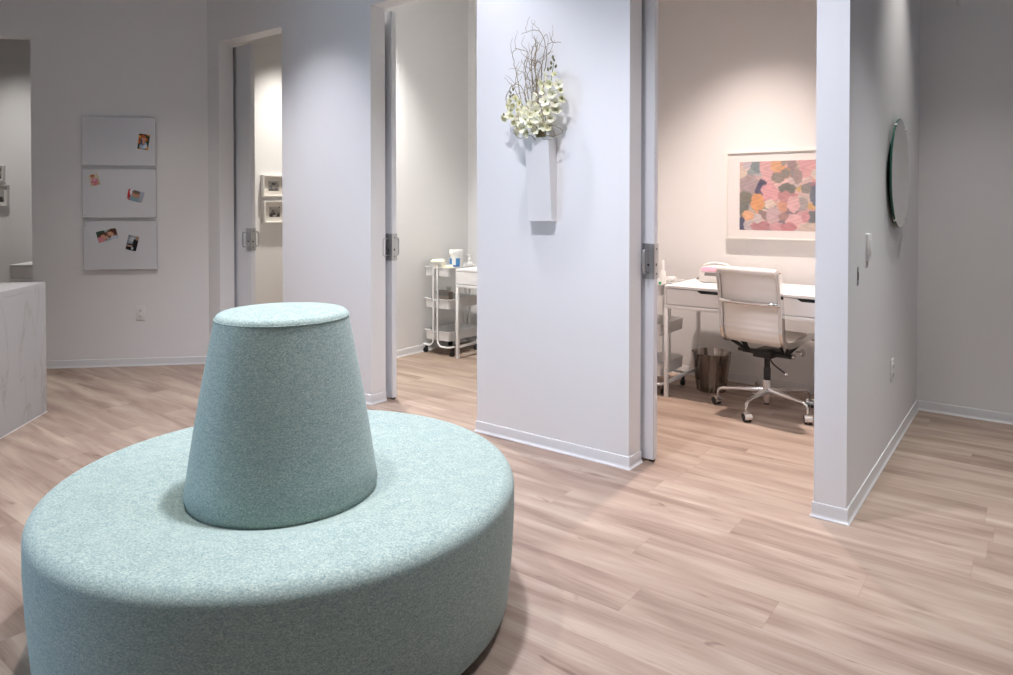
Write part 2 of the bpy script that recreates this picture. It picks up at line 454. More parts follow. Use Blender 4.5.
# the hollow follows the off-centre back
ox, oy = 0.044, -0.058
m = MB(); n = 128; rr = []
for r, z in prof:
    k = 0.0 if r > 0.5 or z < 0.2 else min(1.0, (0.5 - r) / 0.12)
    rr.append([(r * math.cos(2 * PI * i / n) + ox * k, r * math.sin(2 * PI * i / n) + oy * k, z) for i in range(n)])
m.rings(rr, True, True).build('seat', M['fabric'], ST)
MB().lathe([(0.64, 0.0), (0.645, 0.004), (0.645, 0.034), (0.63, 0.036)], n=96).build('plinth', M['plinth'], ST)
ca = math.radians(-76)
def seamk(a, z):
    d = (a - ca + PI) % (2 * PI) - PI
    return 0.0055 * math.exp(-abs(d) / 0.30) * min(1.0, max(0.0, (zt - z) / 0.05))
rb, rt, zt, re2 = 0.288, 0.2005, 0.972, 0.020
bp = [(rb - 0.03, HS - 0.046), (rb - 0.008, HS - 0.03), (rb, HS - 0.005)]
for k in range(1, 9):
    t = k / 8; bp.append((rb + (rt - rb) * t + 0.004 * math.sin(PI * t), HS - 0.005 + (zt - re2 - HS + 0.005) * t))
for k in range(1, 6):
    t = PI / 2 * k / 5; bp.append((rt - re2 + re2 * math.cos(t) - 0.0, zt - re2 + re2 * math.sin(t)))
bp += [(0.12, zt + 0.006), (0.05, zt + 0.008)]
bk = MB().lathe(bp, n=120, rfun=seamk).build('back_cone', M['fabric'], ST, loc=(ox, oy, 0))
ring = [((rt + 0.0005) * math.cos(2 * PI * i / 96), (rt + 0.0005) * math.sin(2 * PI * i / 96), zt - re2 + 0.003) for i in range(96)]
MB().tube(ring, 0.0016, 6, closed=True).build('top_seam', M['fabric'], bk)

# ------------------------------------------------------------------ stone counter
C0 = Vector((-4.955, 1.79, 0)); CH = 0.812
# local frame: x along (.707,-.707) from the visible corner, y along (-.707,-.707) into the counter
CT = thing('reception_counter', 'pale veined stone waterfall counter left of the settee', 'counter', C0, -PI / 4)
CL, CD = 1.9, 0.95
MB().box(0, CL, -CD, 0, CH - 0.04, CH, 0.0015, 1).build('countertop', M['marble'], CT)
MB().box(0, CL, -0.03, 0, 0.006, CH - 0.04, 0.001, 1).build('front_panel', M['marble'], CT)
MB().box(0, 0.03, -CD, -0.03, 0.006, CH - 0.04, 0.001, 1).build('side_panel', M['marble'], CT)
MB().box(0.0, CL, 0.0, 0.003, 0.0, 0.005).build('floor_bead', M['white_plastic'], CT, smooth=False)
MB().box(0.03, CL, -CD, -0.03, 0.006, CH - 0.04).build('body', M['white_lam'], CT, smooth=False)
CT.rotation_euler = (0, 0, -PI / 4)

# ------------------------------------------------------------------ painted pictures (printed images, as a colour per point)
def lerp(a, b, t): return tuple(a[i] + (b[i] - a[i]) * t for i in range(3))
def paint(fn, wdt, hgt, nx, ny, name, parent=None, mat=None):
    """flat picture in its own x/z plane facing -Y, colours from fn(u,v) in sRGB 0-255"""
    bm = bmesh.new(); vs = [[bm.verts.new((-wdt / 2 + wdt * i / nx, 0, -hgt / 2 + hgt * j / ny)) for i in range(nx + 1)] for j in range(ny + 1)]
    for j in range(ny):
        for i in range(nx): bm.faces.new((vs[j][i], vs[j][i + 1], vs[j + 1][i + 1], vs[j + 1][i]))
    me = bpy.data.meshes.new(name); bm.to_mesh(me); bm.free()
    at = me.color_attributes.new('Col', 'FLOAT_COLOR', 'POINT')
    k = 0
    for j in range(ny + 1):
        for i in range(nx + 1):
            at.data[k].color = srgb(*fn(i / nx, j / ny)); k += 1
    me.materials.append(M['pic'])
    o = bpy.data.objects.new(name, me); COL.objects.link(o)
    if parent is not None: o.parent = parent
    return o
def layers(bg, blobs):
    """blobs: (u, v, ru, rv, angle, colour) soft ellipses drawn in turn"""
    def f(u, v):
        c = bg(u, v) if callable(bg) else bg
        for bu, bv, ru, rv, an, colr in blobs:
            dx, dy = u - bu, v - bv
            x = (dx * math.cos(an) + dy * math.sin(an)) / ru; y = (-dx * math.sin(an) + dy * math.cos(an)) / rv
            wob = 0.055 * math.sin(5 * math.atan2(y, x) + bu * 40) + 0.04 * math.sin(9 * math.atan2(y, x) + bv * 31)
            d = math.sqrt(x * x + y * y) + wob
            t = min(1.0, max(0.0, (1.08 - d) / 0.16))
            if t > 0: c = lerp(c, colr, t)
        return c
    return f
def muted(fn, k, to):
    def g(u, v):
        t = 0.5 + 0.5 * math.sin(u * 61 + 7 * math.sin(v * 23) + v * 17)
        c = lerp(fn(u, v), to, k)
        return tuple(max(0, min(255, q * (0.95 + 0.08 * t))) for q in c)
    return g

# ------------------------------------------------------------------ magnetic boards and photos on the angled wall
BW, BH = 0.546, 0.381
board_s = -2.264
def board(zc, label, screw_z, ds=0.0):
    p = P45(board_s + ds, 0.0, zc)
    b = thing('magnetic_board', label, 'whiteboard', p, A45, 'white boards on the angled wall')
    MB().box(-BW / 2, BW / 2, -0.024, -0.010, -BH / 2, BH / 2, 0.0015, 1).build('board_face', M['board'], b)
    MB().box(-BW / 2 + 0.04, BW / 2 - 0.04, -0.0101, 0.0, -BH / 2 + 0.04, BH / 2 - 0.04).build('backing', M['white_metal'], b, smooth=False)
    if screw_z is not None:
        MB().lathe([(0.006, 0), (0.005, 0.003)], n=12, mat=Matrix.Translation((-BW / 2 + 0.018, -0.024, screw_z)) @ Matrix.Rotation(PI / 2, 4, 'X')).build('screw', M['steel'], b)
    return b
BZ = (1.790, 1.377, 0.966)
board(BZ[0], 'top white magnetic board holding one photo of a child among oranges and greens', None)
board(BZ[1], 'middle white magnetic board with two small photos, on the grey angled wall', -BH / 2 + 0.018, 0.002)
board(BZ[2], 'bottom white magnetic board with two tilted photos, above the wall outlet', BH / 2 - 0.03, 0.006)
skin = (208, 160, 132); hair = (92, 66, 50)
def photo(ds, z, wdt, hgt, tilt, fn, label):
    p = P45(board_s + ds, 0.0255, z)
    t = thing('photo_print', label, 'photo', p, A45, 'photo prints on the white boards')
    t.rotation_euler = (0, tilt, A45)
    MB().box(-wdt / 2, wdt / 2, -0.0006, 0.0006, -hgt / 2, hgt / 2).build('paper', M['paper'], t, smooth=False)
    o = paint(fn, wdt - 0.003, hgt - 0.003, 34, 40, 'picture', t); o.location = (0, -0.0009, 0)
    return t
rd = random.Random(3)
def pumpkins(u, v):
    return (40, 62, 40)
blobs = [(rd.random(), rd.random(), .10 + .08 * rd.random(), .09, 0, rd.choice([(226, 130, 40), (240, 160, 60), (70, 92, 60), (30, 46, 34), (210, 96, 36)])) for _ in range(26)]
blobs += [(.5, .25, .34, .24, .2, (164, 186, 205)), (.42, .5, .22, .22, 0, (92, 86, 120)), (.5, .47, .12, .14, 0, skin), (.47, .72, .2, .15, 0, skin), (.47, .83, .2, .08, 0, (180, 96, 60)), (.7, .2, .2, .12, .3, (214, 222, 226))]
photo(0.187, BZ[0] - 0.003, 0.085, 0.125, math.radians(8), layers(pumpkins, blobs), 'portrait photo of a child among orange pumpkins, pinned on the top board')
b2 = [(.5, .32, .33, .3, 0, (206, 120, 140)), (.3, .18, .12, .10, .4, skin), (.75, .2, .12, .10, -.4, skin), (.5, .5, .2, .12, 0, (222, 160, 175)), (.42, .74, .2, .17, 0, skin), (.42, .85, .2, .09, 0, (176, 100, 66))]
photo(-0.182, BZ[1] + 0.108, 0.083, 0.10, math.radians(-14), layers(lambda u, v: lerp((196, 190, 168), (214, 208, 190), v), b2), 'small photo of a baby in pink, upper corner of the middle board')
b3 = [(.12, .5, .10, .5, .15, (206, 40, 48)), (.2, .75, .09, .3, .1, (235, 235, 238)), (.76, .35, .08, .36, -.1, (196, 40, 48)), (.5, .22, .34, .26, 0, (130, 160, 170)), (.5, .62, .24, .30, .3, (190, 146, 122)), (.5, .82, .24, .15, 0, (120, 94, 78)), (.86, .5, .12, .5, 0, (170, 176, 190))]
photo(0.122, BZ[1] - 0.018, 0.128, 0.092, math.radians(15), layers(lambda u, v: lerp((206, 196, 190), (170, 186, 204), v), b3), 'tilted landscape photo with red sleeves, lower part of the middle board')
b4 = [(.16, .6, .3, .5, 0, (52, 84, 70)), (.3, .45, .24, .36, 0, (96, 58, 52)), (.28, .42, .13, .22, 0, skin), (.15, .2, .2, .3, 0, (214, 140, 150)), (.5, .35, .26, .13, .5, skin), (.75, .45, .26, .5, .3, (120, 88, 72)), (.82, .68, .2, .3, 0, (86, 56, 44)), (.68, .55, .13, .22, .4, skin), (.8, .15, .2, .2, 0, (200, 208, 214))]
photo(-0.090, BZ[2] + 0.082, 0.155, 0.092, math.radians(-14), layers(lambda u, v: lerp((150, 180, 190), (190, 200, 196), u), b4), 'landscape photo of two dark haired people close together, left on the bottom board')
b5 = [(.42, .74, .4, .3, .3, (150, 160, 168)), (.45, .74, .24, .16, .2, (190, 196, 200)), (.35, .3, .3, .10, .2, skin), (.36, .38, .3, .06, .1, (60, 60, 70)), (.8, .42, .25, .4, .3, (22, 24, 28)), (.4, .1, .4, .12, -.2, (24, 26, 30)), (.85, .86, .15, .14, 0, (166, 140, 116)), (.6, .15, .1, .1, 0, (190, 194, 200))]
photo(0.096, BZ[2] + 0.018, 0.085, 0.122, math.radians(13), layers((116, 126, 132), b5), 'portrait photo in dark greys, right on the bottom board')

# ------------------------------------------------------------------ electrical plates
def receptacle(m, zc, parent):
    MB().box(-0.017, 0.017, -0.0068, -0.005, zc - 0.014, zc + 0.014, 0.004, 2).build('receptacle', M['white_plastic'], parent)
def outlet(loc, rz, label):
    t = thing('wall_outlet', label, 'outlet', loc, rz)
    MB().box(-0.035, 0.035, -0.006, -0.0003, -0.058, 0.058, 0.0025, 2).build('cover_plate', M['white_plastic'], t)
    for zc in (0.022, -0.022):
        r = MB().box(-0.0165, 0.0165, -0.0085, -0.0055, zc - 0.0145, zc + 0.0145, 0.002, 2).build('receptacle', M['white_plastic'], t)
        s = MB(); s.box(-0.008, -0.0055, -0.0092, -0.0080, zc - 0.003, zc + 0.006); s.box(0.0055, 0.008, -0.0092, -0.0080, zc - 0.003, zc + 0.006); s.box(-0.003, 0.003, -0.0092, -0.0080, zc - 0.010, zc - 0.0055)
        s.build('slots', M['dark'], r, smooth=False)
    return t
outlet(P45(-2.118, 0, 0.424), A45, 'white double wall outlet below the boards on the angled wall')
outlet((XP, 4.176, 0.43), PI / 2, 'white wall outlet low on the partition under the round mirror')
t = thing('light_switch', 'white light switch plate on the partition between its edge and the mirror', 'switch', (XP, 3.505, 1.108), PI / 2)
MB().box(-0.035, 0.035, -0.012, -0.0003, -0.060, 0.060, 0.003, 2).build('cover_plate', M['white_plastic'], t)
MB().box(-0.017, 0.017, -0.016, -0.0115, -0.034, 0.034, 0.002, 2).build('rocker', M['white_plastic'], t)
t = thing('strike_plate', 'small metal strike plate at handle height on the partition below the switch', 'strike plate', (XP, 3.305, 0.995), PI / 2)
MB().box(-0.014, 0.014, -0.0025, -0.0003, -0.040, 0.040, 0.0005, 1).build('plate', M['steel'], t)
MB().box(-0.006, 0.006, -0.0032, -0.0022, -0.016, 0.016).build('latch_hole', M['dark'], t, smooth=False)
for q in (-0.03, 0.03): MB().lathe([(0.0035, 0), (0.003, 0.0012)], n=10, mat=Matrix.Translation((0, -0.0025, q)) @ Matrix.Rotation(PI / 2, 4, 'X')).build('screw', M['chrome'], t)
p = P45(S4, -0.06, 0.985)
t = thing('strike_plate', 'tall metal strike plate on the edge of the leftmost doorway', 'strike plate', p, A45)
MB().box(-0.0022, -0.0003, -0.022, 0.022, -0.085, 0.085, 0.0004, 1).build('plate', M['steel'], t)
MB().box(-0.0030, -0.0020, -0.008, 0.008, -0.03, 0.03).build('latch_hole', M['dark'], t, smooth=False)
# sprinkler high on the alcove's back wall
t = thing('sprinkler_head', 'small white sprinkler head high on the back wall of the alcove', 'sprinkler', (-0.41, YB, 2.53))
RX = Matrix.Rotation(PI / 2, 4, 'X')
MB().lathe([(0.032, 0.0003), (0.032, 0.004), (0.020, 0.010)], n=20, mat=RX).build('escutcheon', M['white_plastic'], t)
MB().lathe([(0.009, 0.008), (0.009, 0.035), (0.013, 0.036), (0.013, 0.05), (0.006, 0.055)], n=16, mat=RX).build('nozzle', M['white_metal'], t)
MB().lathe([(0.020, 0.060), (0.022, 0.0615), (0.020, 0.063)], n=16, mat=RX).build('deflector', M['white_metal'], t)
w = MB(); w.tube([(-0.011, -0.046, 0), (-0.015, -0.053, 0), (-0.012, -0.061, 0)], 0.0022, 6); w.tube([(0.011, -0.046, 0), (0.015, -0.053, 0), (0.012, -0.061, 0)], 0.0022, 6)
w.build('yoke_arms', M['white_metal'], t)

# ------------------------------------------------------------------ round mirror
MX = -0.600
t = thing('round_mirror', 'round frameless mirror with green glass edge on the partition wall', 'mirror', (MX, 4.235, 1.460))
RYm = Matrix.Rotation(PI / 2, 4, 'Y')
MB().lathe([(0.285, -0.0095), (0.287, -0.006), (0.287, -0.002), (0.2845, -0.0004)], n=96, mat=RYm).build('glass', M['glass_edge'], t)
MB().lathe([(0.2835, -0.0006), (0.2835, 0.0)], n=96, mat=RYm).build('mirror_face', M['mirror'], t)
MB().lathe([(0.16, -0.0277), (0.16, -0.0095)], n=64, mat=RYm).build('backing', M['black'], t)
for an in (58, 122, 238, 302):
    a = math.radians(an); cyy, czz = 0.287 * math.cos(a), 0.287 * math.sin(a)
    w = MB(); w.box(-0.012, 0.004, -0.008, 0.008, -0.010, 0.003, 0.0015, 1, mat=Matrix.Translation((0, cyy, czz)) @ Matrix.Rotation(a - PI / 2, 4, 'X'))
    w.build('clip', M['clear'], t)

# ------------------------------------------------------------------ framed photos
def framed(loc, rz, wdt, hgt, pw, ph, fn, label, depth=0.045, bar=0.014, fm='frame_w', mm='mat', group=None, nx=30, ny=26, glaze=True, fdep=0.02, pdx=0, pdz=0, name='picture_frame'):
    t = thing(name, label, 'picture', loc, rz, group)
    m = MB(); g = 0.0005
    m.box(-wdt / 2, wdt / 2, -depth, -g, hgt / 2 - bar, hgt / 2, 0.001, 1); m.box(-wdt / 2, wdt / 2, -depth, -g, -hgt / 2, -hgt / 2 + bar, 0.001, 1)
    m.box(-wdt / 2, -wdt / 2 + bar, -depth, -g, -hgt / 2 + bar, hgt / 2 - bar, 0.001, 1); m.box(wdt / 2 - bar, wdt / 2, -depth, -g, -hgt / 2 + bar, hgt / 2 - bar, 0.001, 1)
    m.build('frame', M[fm], t)
    yb = -depth + fdep
    MB().box(-wdt / 2 + bar, wdt / 2 - bar, yb, -g * 2, -hgt / 2 + bar, hgt / 2 - bar).build('mount', M[mm], t, smooth=False)
    o = paint(fn, pw, ph, nx, ny, 'print', t); o.location = (pdx, yb - 0.0008, pdz)
    if glaze:
        MB().box(-wdt / 2 + bar, wdt / 2 - bar, -depth + 0.004, -depth + 0.006, -hgt / 2 + bar, hgt / 2 - bar).build('glazing', M['glaze'], t, smooth=False)
    return t
def portrait(seed, dark):
    r = random.Random(seed)
    bl = [(.5, .10, .42, .26, 0, (90, 88, 86)), (.5, .5, .20, .28, 0, (178, 174, 170)), (.5, .72, .22, .14, 0, (70, 66, 64))]
    if dark: bl = [(.5, .18, .48, .3, 0, (44, 42, 42)), (.35, .55, .15, .18, .3, (120, 116, 114)), (.65, .55, .15, .18, -.3, (168, 164, 160)), (.5, .12, .2, .1, 0, (170, 166, 162))]
    bl += [(r.random(), r.random(), .12, .10, 0, (110 + int(60 * r.random()),) * 3) for _ in range(3)]
    return layers(lambda u, v: lerp((150, 148, 144), (196, 194, 190), v), bl)
framed((-6.15, 4.252, 1.470), PI / 2, 0.272, 0.212, 0.125, 0.098, portrait(1, False), 'upper of two small ivory framed photos on the wall inside the far left doorway', 0.05, 0.013, fdep=0.03, group='framed photos in the far room')
framed((-6.15, 4.262, 1.212), PI / 2, 0.272, 0.222, 0.125, 0.104, portrait(2, True), 'lower of two small ivory framed photos on the wall inside the far left doorway', 0.05, 0.013, fdep=0.03, group='framed photos in the far room')
def P4(s, off, z):
    v = T45 * s + N45 * (K4B + off); return (v.x, v.y, z)
framed(P4(-3.955, 0, 1.585), A45, 0.22, 0.150, 0.17, 0.105, portrait(4, True), 'upper grey framed dark photo at the left edge, seen through the leftmost opening', 0.03, 0.010, 'frame_grey', 'matw', 'framed photos in the left room', fdep=0.012)
framed(P4(-3.935, 0, 1.372), A45, 0.25, 0.205, 0.17, 0.125, portrait(5, True), 'lower grey framed dark photo at the left edge, seen through the leftmost opening', 0.03, 0.010, 'frame_grey', 'matw', 'framed photos in the left room', fdep=0.012)

# ------------------------------------------------------------------ abstract painting of soft daubs
ra = random.Random(12)
pal = [(216, 160, 160), (224, 178, 176), (206, 146, 150), (188, 168, 166), (150, 136, 132), (120, 116, 110), (232, 200, 192), (198, 184, 190), (222, 160, 108), (126, 140, 140), (176, 120, 120), (208, 190, 178)]
AW, AH = 0.80, 0.486
ab = []
for _ in range(150):
    c = ra.choice(pal); ab.append((ra.random(), ra.random(), .045 + .03 * ra.random(), .065 + .05 * ra.random(), ra.random() * 3, tuple(v + ra.randint(-12, 12) for v in c)))
def bl_(px, py, rx, ry, an, c):        # main daubs, measured in fractions of the visible 0.53 m
    ab.append((px * 0.665, 1 - py, rx * 0.665, ry, an, c))
for d in [(.06, .16, .07, .10, 0, (222, 206, 188)), (.10, .05, .06, .06, 0, (200, 190, 200)), (.23, .08, .09, .09, 0, (118, 138, 142)), (.15, .16, .05, .06, 0, (140, 156, 158)), (.37, .13, .10, .22, .1, (220, 170, 172)), (.48, .07, .07, .10, 0, (220, 164, 120)),
          (.60, .18, .06, .07, 0, (130, 124, 118)), (.68, .06, .06, .08, 0, (150, 128, 130)), (.75, .22, .06, .12, 0, (158, 138, 136)), (.88, .08, .12, .10, 0, (218, 160, 164)), (.96, .20, .05, .07, 0, (214, 202, 190)),
          (.50, .24, .08, .08, .2, (138, 130, 122)), (.13, .34, .14, .15, 0, (168, 150, 152)), (.30, .38, .07, .12, 0, (66, 64, 92)), (.25, .45, .05, .09, 0, (70, 68, 100)), (.40, .45, .11, .13, .2, (222, 160, 166)),
          (.62, .40, .11, .08, .2, (104, 108, 102)), (.86, .40, .07, .07, 0, (128, 126, 122)), (.97, .50, .07, .14, 0, (92, 104, 124)), (.60, .52, .08, .09, 0, (188, 128, 130)), (.07, .53, .10, .10, 0, (112, 112, 100)), (.05, .70, .07, .12, 0, (104, 110, 104)),
          (.24, .60, .09, .14, 0, (220, 152, 96)), (.12, .79, .08, .08, .3, (228, 170, 126)), (.40, .62, .07, .07, 0, (222, 206, 190)), (.56, .66, .07, .08, 0, (206, 146, 118)), (.80, .62, .08, .10, 0, (158, 152, 150)), (.70, .62, .08, .12, 0, (222, 176, 178)),
          (.33, .78, .06, .09, .5, (138, 116, 112)), (.45, .78, .10, .12, 0, (198, 168, 174)), (.58, .80, .07, .06, 0, (160, 122, 118)), (.72, .86, .11, .10, 0, (226, 178, 182)), (.94, .80, .08, .09, 0, (96, 104, 108)), (.85, .80, .05, .08, 0, (200, 140, 144)),
          (.03, .93, .05, .12, 0, (58, 64, 96)), (.15, .93, .10, .08, 0, (192, 182, 184)), (.28, .94, .13, .08, 0, (176, 116, 122)), (.50, .95, .10, .07, 0, (206, 150, 158)), (.64, .95, .10, .07, 0, (190, 120, 126)), (.90, .95, .14, .07, 0, (206, 188, 174)), (.24, .83, .06, .07, 0, (204, 192, 192))]:
    bl_(*d)
framed((-1.345, YB, 1.358), 0, 1.0, 0.625, AW, AH, muted(layers((214, 180, 176), ab), 0.20, (172, 160, 158)), 'white framed abstract painting of pink, grey and orange daubs above the desk', 0.04, 0.012, 'frame_w', 'matw', nx=176, ny=108, fdep=0.008, pdx=0.0, pdz=-0.005)

# ------------------------------------------------------------------ writing desks
def make_desk(label, loc, rz, group):
    L, D, H = 1.31, 0.58, 0.752
    t = thing('writing_desk', label, 'desk', loc, rz, group)     # origin: left front foot corner, x right, y back
    MB().box(0, L, 0, D, H - 0.018, H, 0.0015, 1).build('desktop', M['white_lam'], t)
    m = MB(); m.box(0, 0.016, 0.002, D, H - 0.128, H - 0.0185); m.box(L - 0.016, L, 0.002, D, H - 0.128, H - 0.0185); m.box(0.016, L - 0.016, D - 0.016, D, H - 0.128, H - 0.0185)
    m.box(0.016, L - 0.016, 0.02, D - 0.016, H - 0.128, H - 0.118); m.box(L / 2 - 0.008, L / 2 + 0.008, 0.006, D - 0.016, H - 0.118, H - 0.0185)
    m.build('carcass', M['white_lam'], t, smooth=False)
    for k, (x0, x1) in enumerate(((0.019, L / 2 - 0.001), (L / 2 + 0.001, L - 0.019))):
        w = MB(); xc = (x0 + x1) / 2 + (0.032 if k == 0 else 0.02); zt, zb = H - 0.0215, H - 0.124
        hw = 0.115
        pts = [(x0, zb), (x1, zb), (x1, zt), (xc + hw + 0.03, zt), (xc + hw, zt - 0.018), (xc - hw, zt - 0.018), (xc - hw - 0.03, zt), (x0, zt)]
        A = [w.bm.verts.new((x, 0.0, z)) for x, z in pts]; B = [w.bm.verts.new((x, 0.016, z)) for x, z in pts]
        for i in range(len(pts)):
            j = (i + 1) % len(pts); w.bm.faces.new((A[i], A[j], B[j], B[i]))
        w.bm.faces.new(A); w.bm.faces.new(B[::-1])
        dr = w.build('drawer', M['white_lam'], t, smooth=False)
        MB().box(xc - hw - 0.024, xc + hw + 0.024, 0.008, 0.0125, zt - 0.0185, zt - 0.001).build('handle', M['black'], dr, smooth=False)
    lr = 0.0125
    m = MB(); zr = H - 0.141
    m.box(0, L, 0, 0.026, zr - 0.013, zr + 0.0125, 0.003, 2); m.box(0, L, D - 0.026, D, zr - 0.013, zr + 0.0125, 0.003, 2)
    m.box(0, 0.026, 0.026, D - 0.026, zr - 0.013, zr + 0.0125, 0.003, 2); m.box(L - 0.026, L, 0.026, D - 0.026, zr - 0.013, zr + 0.0125, 0.003, 2)
    m.build('leg_frame', M['white_metal'], t)
    for xx in (0, L - 0.026):
        MB().box(xx + 0.003, xx + 0.023, 0.026, D - 0.026, 0.085, 0.105, 0.003, 2).build('stretcher', M['white_metal'], t)
        for yy in (0, D - 0.026):
            MB().box(xx, xx + 0.026, yy, yy + 0.026, 0.0, zr - 0.013, 0.003, 2).build('leg', M['white_metal'], t)
    return t
DK = make_desk('white two drawer desk under the abstract painting, with the office chair', (-2.026, 4.43, 0), 0, 'white two drawer desks')
dup(DK, (-3.915, 4.468, 0), 0, 'white two drawer desk beside the rolling cart in the middle room')
q = P4(-3.515, 0.598, 0)
dup(DK, q, A45, 'white two drawer desk glimpsed beyond the stone counter at the left edge')

# ------------------------------------------------------------------ rolling carts
def make_cart(label, loc, rz, group):
    """x across (0.29 wide), y long (0.41); origin at the middle of the near short end"""
    W, L = 0.284, 0.40
    t = thing('rolling_cart', label, 'cart', loc, rz, group)
    for z1, h in ((0.752, 0.077), (0.480, 0.080), (0.208, 0.082)):
        m = MB()
        def ring(i, z, r=0.022):
            pts = []
            for cx_, cy_, a0 in ((W / 2 - r - i, r + i, -90), (W / 2 - r - i, L - r - i, 0), (-W / 2 + r + i, L - r - i, 90), (-W / 2 + r + i, r + i, 180)):
                for k in range(5):
                    a = math.radians(a0 + 90 * k / 4); pts.append((cx_ + r * math.cos(a), cy_ + r * math.sin(a), z))
            return pts
        zb = z1 - h
        m.rings([ring(0.007, zb), ring(0.001, z1 - 0.004), ring(-0.006, z1 - 0.003), ring(-0.006, z1), ring(0.003, z1), ring(0.009, zb + 0.003)], True, True)
        m.build('tray', M['white_metal'], t)
    r = 0.0085
    for ys, sgn in ((-0.012, -1), (L + 0.012, 1)):
        for sx in (-1, 1):
            xa = sx * 0.024; zl = 0.078
            pts = [(xa, ys, 0.765), (xa, ys, 0.16)]
            for k in range(1, 7):
                a = PI / 2 * k / 6; pts.append((xa + sx * 0.05 * (1 - math.cos(a)), ys, 0.128 - 0.05 * math.sin(a)))
            xe = W / 2 + 0.010
            pts += [(sx * (xe - 0.03), ys, zl)]
            for k in range(1, 5):
                a = PI / 2 * k / 4; pts.append((sx * (xe - 0.03 + 0.03 * math.sin(a)), ys - sgn * 0.03 * (1 - math.cos(a)), zl))
            pts.append((sx * xe, ys - sgn * 0.07, zl))
            MB().tube(pts, r, 10).build('tube_leg', M['white_metal'], t)
        for zz in (0.742, 0.470, 0.198):
            MB().box(-0.03, 0.03, ys - 0.006 if sgn > 0 else ys - 0.002, ys + 0.002 if sgn > 0 else ys + 0.006, zz - 0.006, zz + 0.006).build('bracket', M['white_metal'], t, smooth=False)
        for sx in (-1, 1):
            xe = sx * (W / 2 + 0.010); yc = ys - sgn * 0.05
            c = MB().box(xe - 0.009, xe + 0.009, yc - 0.012, yc + 0.012, 0.036, 0.072, 0.004, 2).build('caster', M['black'], t)
            m = MB()
            for q_ in (-0.010, 0.010):
                m.lathe([(0.016, -0.006), (0.0205, -0.004), (0.0205, 0.004), (0.016, 0.006)], n=20, mat=Matrix.Translation((xe + q_ * 0.8, yc - 0.010, 0.0208)) @ Matrix.Rotation(PI / 2, 4, 'Y'))
            m.build('wheel', M['rubber'], c)
    return t
CA = make_cart('white three tier rolling cart holding the wipes tub, beside the middle room desk', (-4.141, 4.478, 0), 0, 'white three tier rolling carts')
CB = dup(CA, (-2.200, 4.445, 0), 0, 'white three tier rolling cart half hidden by the right door, left of the painting desk')
cz = 0.6785      # inside of the top tray
def at2(dx, dy): return (-4.141 + dx, 4.478 + dy)
# tub of wipes
x, y = at2(0.012, 0.245)
t = thing('wipes_tub', 'white tub of wipes with blue print on the top tray of the cart', 'tub', (x, y, cz))
MB().lathe([(0.066, 0.0), (0.070, 0.004), (0.070, 0.172), (0.066, 0.176)], n=36).build('tub_body', M['white_plastic'], t)
MB().lathe([(0.072, 0.168), (0.074, 0.172), (0.074, 0.205), (0.070, 0.212), (0.0, 0.213)], n=36).build('lid', M['white_plastic'], t)
def label_patch(a0, a1, z0, z1, mt, name):
    m = MB(); n = 10; rr = 0.0706
    A = [m.bm.verts.new((rr * math.cos(math.radians(a0 + (a1 - a0) * k / n)), rr * math.sin(math.radians(a0 + (a1 - a0) * k / n)), z0)) for k in range(n + 1)]
    B = [m.bm.verts.new((rr * math.cos(math.radians(a0 + (a1 - a0) * k / n)), rr * math.sin(math.radians(a0 + (a1 - a0) * k / n)), z1)) for k in range(n + 1)]
    for k in range(n): m.bm.faces.new((A[k], A[k + 1], B[k + 1], B[k]))
    return m.build(name, M[mt], t)
label_patch(-118, -86, 0.085, 0.135, 'blue', 'blue_label')
label_patch(-112, -92, 0.130, 0.142, 'blue', 'blue_label')
label_patch(-52, -18, 0.08, 0.14, 'blue', 'blue_label')
label_patch(-105, -20, 0.066, 0.080, 'deepblue', 'label_band')
label_patch(-118, -108, 0.146, 0.158, 'dark', 'label_mark')
t.scale = (0.88, 0.88, 1.0)
# cotton in a shallow dish and an orange bottle cap in front
x, y = at2(-0.050, 0.080)
t = thing('cotton_dish', 'white dish heaped with cream cotton at the near end of the cart', 'dish', (x, y, cz))
MB().lathe([(0.040, 0.0), (0.052, 0.004), (0.060, 0.112), (0.062, 0.116), (0.058, 0.117), (0.050, 0.03), (0.0, 0.02)], n=28, cap1=False).build('dish', M['white_plastic'], t)
MB().lathe([(0.048, 0.06), (0.055, 0.108), (0.050, 0.126), (0.034, 0.134), (0.0, 0.136)], n=24, rfun=lambda a, z: 0.004 * math.sin(5 * a + z * 60)).build('cotton', M['cream'], t)
t.scale = (1.18, 1.18, 1.0)
x, y = at2(0.062, 0.075)
t = thing('cotton_roll', 'cream cotton roll lying between the dish and the wipes tub', 'cotton roll', (x, y, cz))
MB().lathe([(0.012, -0.05), (0.028, -0.048), (0.030, 0.0), (0.028, 0.048), (0.012, 0.05)], c=(0, 0, 0), n=20, mat=Matrix.Translation((0, 0.0, 0.0305 + 0.03)) @ Matrix.Rotation(PI / 2, 4, 'X')).build('roll', M['cream'], t)
MB().box(-0.028, 0.028, -0.05, 0.05, 0.0, 0.032, 0.004, 2).build('tray_base', M['white_plastic'], t)
x, y = at2(-0.035, 0.0)
x, y = at2(-0.05, 0.012)
t = thing('orange_jar', 'tiny orange jar on the near rim side of the cart tray', 'jar', (at2(-0.028, 0.034)[0], 4.511, cz))
MB().lathe([(0.014, 0), (0.016, 0.003), (0.016, 0.062), (0.014, 0.066)], n=18).build('jar', M['white_plastic'], t)
MB().lathe([(0.017, 0.064), (0.017, 0.084), (0.014, 0.087)], n=18).build('lid', M['orange'], t)
